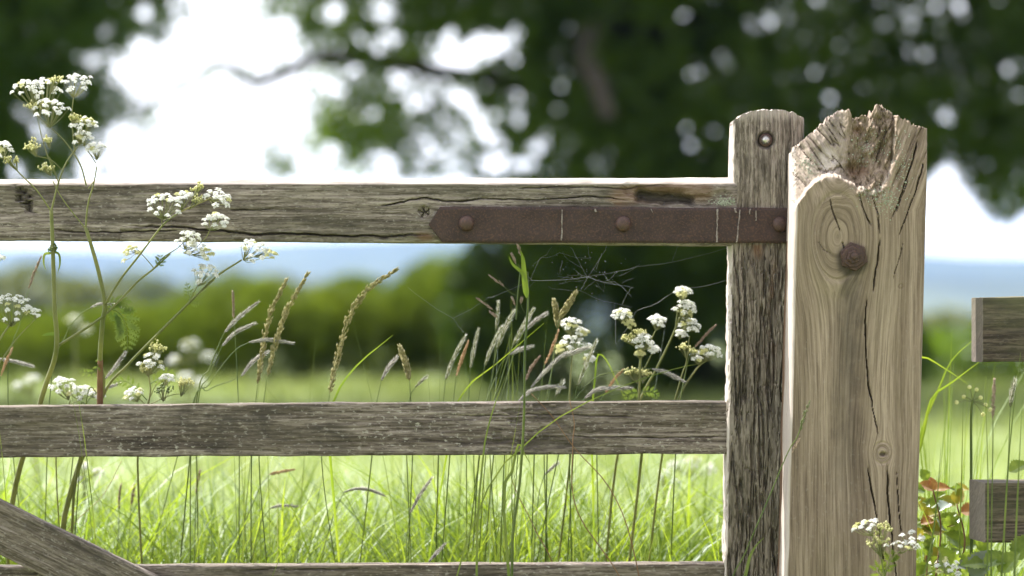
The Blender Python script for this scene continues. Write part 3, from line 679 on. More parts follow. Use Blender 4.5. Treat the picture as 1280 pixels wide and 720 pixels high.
def crown_pts(tau, xr, yr, Yr, n, clump, seed, tmax=3.6, k=.46):
    r = np.random.default_rng(seed); x = r.uniform(*xr, n); y = r.uniform(*yr, n); Y = r.uniform(*Yr, n)
    X = (x-640)/FOC*Y; Z = CZ+(H0-y)/FOC*Y
    tv = np.clip(tau(x, y)/tmax, 0, 1); f = fbm(X/clump, Y/clump, Z/clump, 3, seed) + .40*(1-tv)*fbm(X/.14, Y/.14, Z/.14, 2, seed+7)
    thr = np.interp(tau(x, y)/tmax, [0, .08, .3, .6, 1], [9, .34, .08, -.06, -.26])
    ok = (f > thr+.12*(r.random(n)-.5)) & (r.random(n) < np.clip(.35+tau(x, y)/tmax, 0, 1)); return np.stack([X, Y, Z], 1)[ok]

oak = thing('oak_tree', 'big spreading tree with dark leafy crown behind the gate', 'tree', (1.45, 26.5, 0))
mb = MB()
tk = spl([(1.55, 26.5, -.3), (1.45, 26.5, .6), (1.35, 26.5, 2.0), (1.1, 26.4, 3.6), (1.3, 26.5, 6.5)], 20)
mb.tube(tk, np.interp(np.linspace(0, 1, len(tk)), [0, .1, .3, 1], [.62, .46, .40, .26]), k=14)
mb.build('trunk', M['bark'], oak)
def limb(pts, r0, r1, parent, n=26, k=8):
    q = spl(pts, n); q = q + .03*np.stack([fbm(np.arange(len(q))*.4, 0*q[:, 0], s=int(r0*1e4)+i) for i in range(3)], 1); mb = MB(); mb.tube(q, r0, r1, k); mb.build('limb', M['bark'], parent)
limb([W(785, 160, 26.2), W(690, 118, 25.8), W(600, 96, 25.4), (W(480, 78, 25)), W(400, 70, 25), W(348, 96, 25), W(318, 104, 25), W(292, 84, 25), W(270, 80, 25), W(238, 104, 25), W(205, 118, 25), W(166, 138, 25)], .085, .022, oak, 60)
limb([W(790, -20, 26), W(745, 25, 24.8), W(733, 70, 24.4), W(745, 105, 24.2), W(760, 150, 24.0)], .14, .07, oak)
limb([W(820, 80, 26.4), W(900, 20, 26.2), W(1010, -40, 26), W(1180, -90, 25.6)], .2, .08, oak)
limb([W(800, 0, 26.4), W(640, -120, 26), W(420, -220, 25), W(200, -270, 25)], .2, .06, oak)
limb([W(810, 150, 26.4), W(930, 110, 26.0), W(1090, 120, 25.6), W(1230, 190, 25.2), W(1260, 225, 25.1)], .10, .02, oak)
mb = MB()
P_ = crown_pts(oak_tau, (140, 1700), (-330, 335), (24.2, 28.6), 285000, .42, 500); yy_ = H0-(P_[:, 2]-CZ)*FOC/P_[:, 1]; P_ = P_[np.random.default_rng(9).random(len(P_)) < np.interp(yy_, [-330, -130], [.15, 1])]; leaves(mb, P_, .112, seed=1)
r_ = np.random.default_rng(5); P2 = r_.uniform((-7, 22.5, 3.2), (10.5, 30, 11), (330000, 3))   # the rest of the crown above the picture
f = fbm(P2[:, 0]/.75, P2[:, 1]/.75, P2[:, 2]/.75, 3, 510); sc = H0-(P2[:, 2]-CZ)*FOC/P2[:, 1]
e_ = (((P2-np.array([1.7, 26.4, 4.4]))/np.array([7.0, 3.4, 5.6]))**2).sum(1); P2 = P2[(e_ < 1+.9*fbm(P2[:, 0]*.5, P2[:, 1]*.5, P2[:, 2]*.5, 3, 511)) & (f > .08) & (sc < -105)]; leaves(mb, P2, .18, seed=2)
mb.build('crown', M['oakleaf'], oak)

def left_tau(x, y):
    t = 2.6*sstep(225, 70, x)*(1-.55*sstep(90, 170, x)) + 2.0*sstep(280, 120, x)*sstep(85, 25, y) + 1.0*sstep(225, 150, x)*sstep(190, 140, y)*sstep(40, 70, y)
    for cx, cy_, rx, ry in ((28, 140, 24, 24), (50, 165, 18, 22), (116, 72, 22, 15), (150, 85, 16, 22), (175, 62, 16, 16), (130, 40, 14, 12), (170, 100, 30, 18), (95, 108, 16, 12), (75, 30, 12, 10), (15, 75, 10, 10), (55, 70, 9, 9), (180, 18, 16, 10), (110, 205, 16, 30), (20, 212, 10, 18), (35, 36, 10, 8)):
        t = t*(1-.93*bump2(x, y, cx, cy_, rx, ry))
    return t*sstep(250, 205, y - 90*sstep(60, -80, x))
tree = thing('bushy_tree', 'sunlit light green tree with gaps of sky in its leaves, behind the tall white flowers', 'tree', (-5.6, 24.6, 0))
mb = MB(); mb.tube(spl([(-5.6, 24.6, -.3), (-5.55, 24.6, 1.2), (-5.3, 24.5, 3.0), (-5.4, 24.6, 5.5)], 18), .26, .10, 12); mb.build('trunk', M['bark'], tree)
limb([(-5.45, 24.6, 2.0), W(-40, 120, 24), W(60, 60, 23.6), W(150, 10, 23.4), W(230, -20, 23.3)], .08, .02, tree)
limb([(-5.5, 24.6, 1.6), W(-60, 190, 23.8), W(30, 110, 23.4), W(90, 95, 23.2)], .06, .015, tree)
mb = MB(); P_ = crown_pts(left_tau, (-700, 300), (-300, 330), (22.0, 26.8), 245000, .40, 520, 2.6)
def inside(P, c0, rad, k, s): return (((P-np.array(c0))/np.array(rad))**2).sum(1) < 1+k*fbm(P[:, 0]*.8, P[:, 1]*.8, P[:, 2]*.8, 3, s)
P_ = P_[inside(P_, (-5.3, 24.4, 3.7), (3.2, 2.5, 2.6), .6, 5)]; leaves(mb, P_, .102, seed=3)
r_ = np.random.default_rng(6); P2 = r_.uniform((-9.5, 21.5, 3.0), (-1.5, 27.5, 7.2), (80000, 3)); f = fbm(P2[:, 0]/.5, P2[:, 1]/.5, P2[:, 2]/.5, 3, 530); sc = H0-(P2[:, 2]-CZ)*FOC/P2[:, 1]
P2 = P2[(f > .02) & (sc < -100) & inside(P2, (-5.3, 24.4, 3.7), (3.0, 2.4, 2.8), .8, 5)]; leaves(mb, P2, .14, seed=4)
mb.build('crown', M['paleleaf'], tree)

def bush(name, label, px, top, half, Y, dens, ls, material, parent_group, base=0.0, cat='bush', seed=0, depth=1.0, sub=5, power=.33, thr=-.08):
    """leaf clumps over short stems: px centre, top row and half width in photo pixels at Y metres"""
    X = (px-640)/FOC*Y; ztop = CZ+(H0-top)/FOC*Y; hw = half/FOC*Y; r = np.random.default_rng(seed); b0 = float(ground_z(np.array(X), np.array(Y)))
    t = thing(name, label, cat, (X, Y, b0), parent_group); H = ztop-b0; mb = MB()
    for i in range(sub):
        a = r.uniform(-1, 1, 2); mb.tube(spl([(X+a[0]*.15*hw, Y+a[1]*.1, b0-.1), (X+a[0]*.45*hw, Y+a[1]*.3*depth, b0+H*.45), (X+a[0]*.8*hw, Y+a[1]*.5*depth, b0+H*.85)], 8), .03*H/1.3, .008*H/1.3, 6)
    mb.build('stem', M['bark'], t); mb = MB()
    n = dens; q = r.normal(size=(n, 3)); q /= np.linalg.norm(q, axis=1)[:, None]; q *= (r.random(n)**power)[:, None]
    P = np.array([X, Y, b0+H*.46]) + q*np.array([hw, depth, H*.54]); cl = .30*H/1.3
    f = fbm(P[:, 0]/cl, P[:, 1]/cl, P[:, 2]/cl, 3, seed); P = P[(f > thr) & (P[:, 2] > b0+.02)]
    P[:, 2] += .10*H*fbm(P[:, 0]/(.5*H), P[:, 1]/(.5*H), s=seed+3); leaves(mb, P, ls, seed=seed); mb.build('foliage', material, t); return t

G_ = 'bushes along the far edge of the field'
bush('hedge_bush', 'low green bush at the field edge behind the leftmost white flowers', 30, 386, 190, 30.6, 20000, .07, M['hedgeleaf'], G_, seed=601)
bush('hedge_bush', 'low mid green bush at the field edge, between the crossing flower stems', 200, 378, 150, 30.8, 16000, .07, M['hedgeleaf'], G_, seed=602)
bush('hedge_bush', 'dark rounded bush behind the tall pale grass heads left of centre', 330, 346, 140, 30.2, 19000, .07, M['hedgeleaf'], G_, seed=603)
bush('hedge_bush', 'dark green bush behind the single curved grass panicle', 455, 346, 115, 30.4, 15000, .07, M['hedgeleaf'], G_, seed=604)
bush('hedge_bush', 'tall green bush next to the dark shade, below the pointed strap end', 575, 318, 100, 30.4, 13000, .075, M['hedgeleaf'], G_, seed=605)
bush('hedge_bush', 'dark bush in deep shade of the big tree, behind the cobweb', 722, 262, 178, 25.4, 42000, .08, M['oakleaf'], G_, seed=606)
bush('hedge_bush', 'dark shaded bush behind the cream flowers next to the hanging stile', 900, 262, 140, 25.5, 30000, .08, M['oakleaf'], G_, seed=607)
bush('hedge_bush', 'dark bush hidden mostly by the pale gate post', 1060, 372, 110, 26.2, 14000, .08, M['oakleaf'], G_, seed=608)
bush('hedge_bush', 'dark low bush behind the upper rail of the dark fence', 1220, 410, 110, 30.2, 14000, .07, M['oakleaf'], G_, seed=609)
bush('hedge_bush', 'low dark bush running out of the right edge of the photo', 1400, 400, 110, 30.2, 9000, .07, M['hedgeleaf'], G_, seed=610)
bush('hedge_bush', 'low green bush beyond the left edge of the photo', -180, 385, 120, 30.6, 9000, .07, M['hedgeleaf'], G_, seed=611)

G2 = 'distant trees in the valley'
for i, (px, top, half, Y, lab) in enumerate(((40, 333, 120, 190, 'hazy yellowish distant tree below the left end of the top rail'), (165, 336, 110, 210, 'hazy yellow green distant tree between two flower stems'),
        (275, 340, 90, 230, 'hazy distant tree left of the dark rounded bush'), (-90, 335, 120, 200, 'hazy distant tree past the left edge of the photo'), (545, 318, 80, 165, 'hazy distant tree left of the strap tip, above the bushes'), (430, 330, 100, 240, 'hazy distant tree above the curved grass panicle'),
        (1190, 386, 80, 170, 'hazy distant tree right beside the pale post'), (1290, 390, 90, 200, 'hazy distant tree behind the end of the fence rails'), (100, 340, 90, 150, 'nearer hazy distant tree between the two tall flower stems'), (350, 336, 80, 180, 'hazy distant tree over the dark rounded bush'), (0, 345, 80, 140, 'nearer hazy distant tree at the very left edge'))):
    bush('distant_tree', lab, px, top, half, Y, 9000, .8, M['farleaf'], G2, cat='tree', seed=650+i, depth=5.0, sub=3, power=.4, thr=-.3)

# pale afternoon air
me = bpy.data.meshes.new('haze'); x0, x1, y0, y1, z0, z1 = -3950, 3950, -16, 4300, -30, 78
me.from_pydata([(x, y, z) for z in (z0, z1) for y in (y0, y1) for x in (x0, x1)], [], [(0, 2, 3, 1), (4, 5, 7, 6), (0, 1, 5, 4), (2, 6, 7, 3), (0, 4, 6, 2), (1, 3, 7, 5)])
hz = bpy.data.objects.new('haze', me); COL.objects.link(hz); tag(hz, kind='stuff')
m, nt_, out = mat('pale_air'); v = nt_.nodes.new('ShaderNodeVolumePrincipled'); v.inputs['Color'].default_value = (.22, .47, 1, 1); v.inputs['Density'].default_value = .00013; v.inputs['Anisotropy'].default_value = .1
nt_.links.new(v.outputs[0], out.inputs['Volume']); me.materials.append(m)
# ---------------------------------------------------------------- meadow plants
M['grass'] = leafy('meadow_grass', (.125, .205, .035), (.25, .315, .07), .5, 9, .05, (1.5, 1.45, .5))
M['fieldgrass'] = leafy('field_grass', (.22, .29, .10), (.33, .36, .155), .5, 2, .0, (1.2, 1.2, .85))
M['deepgrass'] = leafy('deep_green_grass', (.055, .10, .022), (.12, .17, .04), .45, 9, .06, (1.5, 1.5, .4))
M['gstem'] = leafy('grass_stalk', (.085, .13, .04), (.20, .24, .08), .45, 14, .2, (1.3, 1.3, .5))
M['stalk'] = leafy('flower_stalk', (.17, .19, .07), (.30, .30, .14), .4, 18, .2, (1.2, 1.2, .6))
M['petal'] = leafy('white_petal', (.84, .84, .81), (.90, .90, .87), .5, 60, .05, (1, 1, .96))
M['cream'] = leafy('cream_bud', (.50, .50, .20), (.72, .70, .42), .35, 90, .05, (1, 1, .6))
M['silver'] = leafy('silvery_spike', (.52, .50, .46), (.76, .73, .68), .35, 160, .1, (1, .98, .95))
M['greenspike'] = leafy('green_spike', (.12, .145, .06), (.26, .28, .14), .35, 160, .1, (1.1, 1.1, .8))
M['ochre'] = leafy('ochre_spike', (.46, .29, .15), (.60, .45, .29), .4, 160, .1, (1.1, 1, .7))
M['tawny'] = leafy('tawny_spike', (.29, .21, .15), (.46, .37, .28), .35, 160, .1, (1.1, 1, .8))
M['fuzz'] = leafy('pale_bristle', (.62, .60, .54), (.80, .78, .72), .5, 160, .1, (1, .98, .92))
M['greyspike'] = leafy('grey_spike_core', (.17, .16, .145), (.36, .34, .31), .3, 200, .1, (1, .98, .9))
M['straw'] = leafy('straw_panicle', (.31, .29, .13), (.46, .42, .22), .4, 90, .1, (1.1, 1.05, .7))
M['drystem'] = leafy('dry_brown_stem', (.16, .085, .05), (.26, .16, .09), .1, 30, .1, (1, 1, 1))
M['fern'] = leafy('cut_leaf', (.10, .15, .045), (.19, .23, .08), .5, 25, .2)
M['redleaf'] = leafy('red_leaf', (.26, .10, .05), (.40, .26, .10), .5, 70, .06, (1.2, 1, .6))
M['yelleaf'] = leafy('yellow_leaf', (.36, .27, .06), (.26, .30, .07), .5, 60, .06, (1.2, 1.1, .5))
M['brleaf'] = leafy('bramble_leaf', (.11, .17, .035), (.26, .31, .08), .55, 60, .06)
M['dullleaf'] = leafy('grey_green_leaf', (.13, .155, .11), (.20, .22, .17), .3, 22, .1, (1.1, 1.2, .7))
M['silk'] = plain('cobweb_silk', (.30, .30, .29), (.55, .55, .53), .5, 60)

def blades(mb, P, h, wd, lean, m=0, seed=0, k=6, curl=1.0, tip=False):
    """arching grass blades rooted at P"""
    r = np.random.default_rng(seed+77); n = len(P); a = r.uniform(0, 2*np.pi, n); D = np.stack([np.cos(a), np.sin(a), 0*a], 1); tw = a+np.pi/2+r.normal(0, .5, n)
    S = np.stack([np.cos(tw), np.sin(tw), .2*r.normal(size=n)], 1); t = np.linspace(0, 1, k); L = np.clip(lean*np.abs(r.normal(1, .6, n)), 0, 1.25); V = []
    if tip: L = np.clip(L, 0, .62); h = h/(1-.42*curl*L); D = D*.52; D[:, 1] = np.where(P[:, 1] < 4.9, np.abs(D[:, 1]), D[:, 1])
    for q in t:
        c = P + D*(L*q**2.1)[:, None]*h[:, None] + np.stack([0*h, 0*h, h*(q - .42*curl*np.clip(L, 0, 1.4)*q**3)], 1)
        ww = wd*(1-q**2.2)*.5+.00015; V.append(np.stack([c-S*ww[:, None], c+S*ww[:, None]], 1))
    V = np.stack(V, 1).reshape(-1, 3); b = (np.arange(n)*2*k)[:, None, None]; j = np.arange(k-1)[None, :, None]*2
    mb.add(V, (b+j+np.array([0, 1, 3, 2])[None, None]).reshape(-1, 4), m)

def scat(n, xr, yr, seed, cl=.25, thr=-.1):
    r = np.random.default_rng(seed); x = r.uniform(*xr, n); y = r.uniform(*yr, n); f = fbm(x/cl, y/cl, o=2, s=seed); ok = f > thr
    x, y = x[ok], y[ok]; return np.stack([x, y, ground_z(x, y)], 1), r

mb = MB()
P, r = scat(11500, (-1.35, .62), (4.62, 5.6), 701, .13, -.12); h = np.clip(r.normal(.69, .08, len(P)), .3, .85); blades(mb, P, h, np.where(r.random(len(P)) < .35, r.uniform(.007, .0115, len(P)), r.uniform(.0032, .007, len(P))), .85, 0, 1, 9, tip=True)
P, r = scat(480, (-1.35, .62), (4.6, 5.4), 702, .2, -.2); h = r.uniform(.62, .92, len(P)); blades(mb, P, h, r.uniform(.0012, .0024, len(P)), .26, 1, 2)
P, r = scat(9000, (-2.2, 1.9), (5.5, 9.0), 703, .35, -.2); h = np.clip(r.normal(.60, .10, len(P))*np.interp(P[:, 1], [5.5, 9], [1.05, .62]), .2, .86); blades(mb, P, h, r.uniform(.005, .010, len(P)), .35, 0, 3, 5)
P, r = scat(420, (-2.0, 1.5), (5.4, 7.4), 704, .35, -.2); h = r.uniform(.55, .82, len(P)); blades(mb, P, h, r.uniform(.002, .003, len(P)), .15, 1, 4, 5)
P, r = scat(4200, (.62, 1.6), (4.62, 5.6), 705, .15, -.2); h = np.clip(r.normal(.56, .12, len(P)), .2, .80); blades(mb, P, h, r.uniform(.0035, .008, len(P)), .6, 0, 5, 8, tip=True)
P, r = scat(3500, (-2.2, 2.0), (3.4, 4.45), 706, .3, -.2); h = np.clip(r.normal(.34, .07, len(P)), .15, .48); blades(mb, P, h, r.uniform(.004, .008, len(P)), .4, 0, 6)
for k_, (px, n_, hh) in enumerate(((215, 60, .80), (248, 50, .78), (318, 60, .76), (130, 34, .74), (600, 60, .80), (655, 60, .84), (745, 40, .78), (820, 44, .76), (868, 34, .78), (400, 34, .74), (480, 34, .74), (30, 26, .72), (1165, 50, .82), (1195, 40, .74))):
    rr_ = np.random.default_rng(720+k_); P = np.stack([(px-640)/FOC*4.75+rr_.normal(0, .035, n_), 4.75+np.abs(rr_.normal(0, .07, n_)), np.zeros(n_)], 1)
    blades(mb, P, np.clip(rr_.normal(hh-.04, .05, n_), .45, .86), rr_.uniform(.004, .0095, n_), .6, 0, 730+k_, 9, tip=True)
for k_, (px, n_, sx) in enumerate(((640, 40, .07), (600, 16, .05), (50, 18, .07), (262, 12, .05), (330, 10, .04), (740, 12, .05), (1175, 26, .035), (1225, 22, .05), (1262, 14, .03), (1163, 22, .022))):
    rr_ = np.random.default_rng(760+k_); P = np.stack([(px-640)/FOC*4.68+rr_.normal(0, sx, n_), 4.66+np.abs(rr_.normal(0, .08, n_)), np.zeros(n_)], 1)
    blades(mb, P, rr_.uniform(.86, 1.14, n_)*(1 if px < 900 else .95), rr_.uniform(.0013, .0034, n_), .2, 0 if px > 900 else 1, 770+k_, 9)
P, r = scat(4500, (-1.35, .62), (4.64, 5.7), 711, .12, -.05); blades(mb, P, np.clip(r.normal(.67, .08, len(P)), .3, .83), r.uniform(.003, .007, len(P)), .7, 3, 31, 8, tip=True)
for k_, (px, n_) in enumerate(((1160, 26), (1182, 20), (1200, 12))):
    rr_ = np.random.default_rng(790+k_); P = np.stack([(px-640)/FOC*4.7+rr_.normal(0, .02, n_), 4.68+np.abs(rr_.normal(0, .05, n_)), np.zeros(n_)], 1)
    blades(mb, P, rr_.uniform(.80, 1.08, n_), rr_.uniform(.0028, .0058, n_), .34, 0, 795+k_, 10, tip=True)
P, r = scat(420, (-1.35, .62), (4.62, 5.4), 708, .2, -.2); blades(mb, P, r.uniform(.5, .85, len(P)), r.uniform(.0014, .004, len(P)), .5, 2, 21, 8)
P, r = scat(1100, (-1.35, .62), (4.66, 5.2), 709, .2, -.2); blades(mb, P, r.uniform(.58, .79, len(P)), r.uniform(.004, .008, len(P)), .7, 0, 22, 9, tip=True)
tag(mb.build('tall_grass', [M['grass'], M['gstem'], M['straw'], M['deepgrass']]), kind='stuff')
mb = MB()
P, r = scat(18000, (-6, 6), (9, 29.5), 710, .8, -.3); h = np.clip(r.normal(.17, .07, len(P)), .05, .34); blades(mb, P, h, r.uniform(.012, .024, len(P)), .4, 0, 7, 4)
tag(mb.build('field_grass', M['fieldgrass']), kind='stuff')

def P3(pts, Y=None):
    return [W(p[0], p[1], p[2] if len(p) > 2 else Y) for p in pts]

def root(pts, Y=None, spread=.09):
    """carry a stem down from its lowest seen point to the ground"""
    q = P3(pts, Y); d = q[0]-q[1]; d = d/(abs(d[2])+1e-6); rj = random.Random(int(q[0][0]*1e5) & 0xffff); g = q[0] + d*.3*q[0][2]
    g[0] = q[0][0]+np.clip(g[0]-q[0][0], -spread*2, spread*2)+rj.uniform(-.07, .07); g[1] = q[0][1]+(.30 if q[0][1] > 4.5 else .02); g[2] = -.01
    if q[0][2] < .3: return [g]+q
    mid = q[0]*.5+g*.5; mid[1] = q[0][1]+(.24 if q[0][1] > 4.5 else .015); mid[0] += rj.uniform(-.025, .025)
    return [g, mid]+q

def stem_obj(pts, r0, r1, parent, material='gstem', name='stem', n=30, k=6):
    s_ = .72 if material == 'stalk' and r0 < .004 else 1.0; mb = MB(); q = spl(pts, n); mb.tube(q, r0*s_, r1*s_, k, ease=1.2); return mb.build(name, M[material], parent)

def spike(pts, rad, parent, material, hairs=1.0, seed=0, name='seed_head'):
    """bristly cylindrical grass head along a line"""
    r = np.random.default_rng(seed+900); q = spl(pts, 18); n = len(q); t = np.linspace(0, 1, n); mb = MB()
    prof = rad*.46*np.clip(np.sin(np.pi*np.clip(t*.93+.05, 0, 1))**.34, .15, 1)*(1+.10*r.normal(size=n)); mb.tube(q, prof, k=8)
    T = np.gradient(q, axis=0); L = np.linalg.norm(q[-1]-q[0]); T /= np.linalg.norm(T, axis=1)[:, None]
    for i in range(int(hairs*L*9000)):
        u = r.random(); j = min(int(u*(n-1)), n-2); c = q[j]+(q[j+1]-q[j])*(u*(n-1)-j); d = r.normal(size=3); d -= T[j]*(d@T[j]); d /= np.linalg.norm(d)
        rr = prof[j]; b = np.cross(T[j], d); l = r.uniform(1.0, 3.0)*rr+.0010; a0 = c+d*rr*.75
        tip = a0+d*l*.5+T[j]*l*1.1; ww = rr*.13+.0001
        mb.add([a0-b*ww, a0+b*ww, tip], [[0, 1, 2]], 1 if r.random() < .5 else 0)
    return mb.build(name, [M['greyspike' if material == 'silver' else material], M['fuzz']], parent)

def panicle(pts, rad, parent, material, n=70, seed=0, gl=.0042, name='seed_head', k0=.4):
    """slim panicle of many small spikelets"""
    r = np.random.default_rng(seed+950); q = spl(pts, 20); m = len(q); T = np.gradient(q, axis=0); T /= np.linalg.norm(T, axis=1)[:, None]; mb = MB(); mb.tube(q, .0007, .0003, 5)
    for i in range(n):
        u = r.random()**.9; j = min(int(u*(m-1)), m-2); c = q[j]+(q[j+1]-q[j])*(u*(m-1)-j); d = r.normal(size=3); d -= T[j]*(d@T[j]); d /= np.linalg.norm(d)
        ax = T[j]+d*r.uniform(.08, .34); ax /= np.linalg.norm(ax); off = d*rad*r.uniform(.1, 1)*np.sin(np.pi*min(1, u*.9+.08))**.6; s = gl*r.uniform(.7, 1.3)
        a0 = c+off*.5; b = np.cross(ax, d); w_2 = s*.13
        mb.add([a0, a0+ax*s*.45+b*w_2, a0+ax*s, a0+ax*s*.45-b*w_2, a0+ax*s*.45+d*w_2, a0+ax*s*.45-d*w_2], [[0, 1, 4], [1, 2, 4], [2, 3, 4], [3, 0, 4], [1, 0, 5], [2, 1, 5], [3, 2, 5], [0, 3, 5]])
    return mb.build(name, M[material], parent)

def blade_obj(pts, wd, parent, material='grass', name='leaf', seed=0):
    q = spl(pts, 18); n = len(q); t = np.linspace(0, 1, n); T = np.gradient(q, axis=0); T /= np.linalg.norm(T, axis=1)[:, None]
    S = np.cross(T, np.array([.25, .85, .35])); S /= np.linalg.norm(S, axis=1)[:, None]; N = np.cross(T, S); ww = (wd*.5*np.minimum(1, t*6+.35)*(1-t**2.4)+.0002)[:, None]
    V = np.stack([q-S*ww+N*ww*.3, q, q+S*ww+N*ww*.3], 1).reshape(-1, 3); i = np.arange(n-1)[:, None]*3
    F = np.vstack([i+np.array([0, 1, 4, 3]), i+np.array([1, 2, 5, 4])]); mb = MB(); mb.add(V, F); return mb.build(name, M[material], parent)

PX = 4.5/FOC      # metres per photo pixel at the gate
GH = 'grass heads standing in the meadow by the gate'
def head(label, kind, hp, Y, stem, rad=3.6, r0=.0011, seed=0, leaf=None, cat='grass'):
    """one flowering grass: hp = head line, stem = lower stem points, from the ground up"""
    names = {'silver': 'foxtail_grass', 'greenspike': 'foxtail_grass', 'ochre': 'foxtail_grass', 'tawny': 'foxtail_grass', 'straw': 'panicle_grass'}
    q = root(list(stem)+[hp[0]], Y); t = thing(names[kind], label, cat, q[0], GH)
    kk = (.75 + .5*((seed*37) % 10)/10); stem_obj(q, r0*1.05*kk, r0*.55, t)
    if kind == 'straw': panicle(P3(hp, Y), rad*PX*1.75, t, kind, int(80+15*rad*len(hp)), seed, gl=.0080)
    elif kind in ('ochre', 'tawny'): panicle(P3(hp, Y), rad*PX*.8, t, kind, int(110+26*rad), seed, gl=.0042)
    else: spike(P3(hp, Y), rad*PX, t, kind, 1.0, seed)
    if leaf: blade_obj(P3(leaf, Y), .0055, t)
    return t

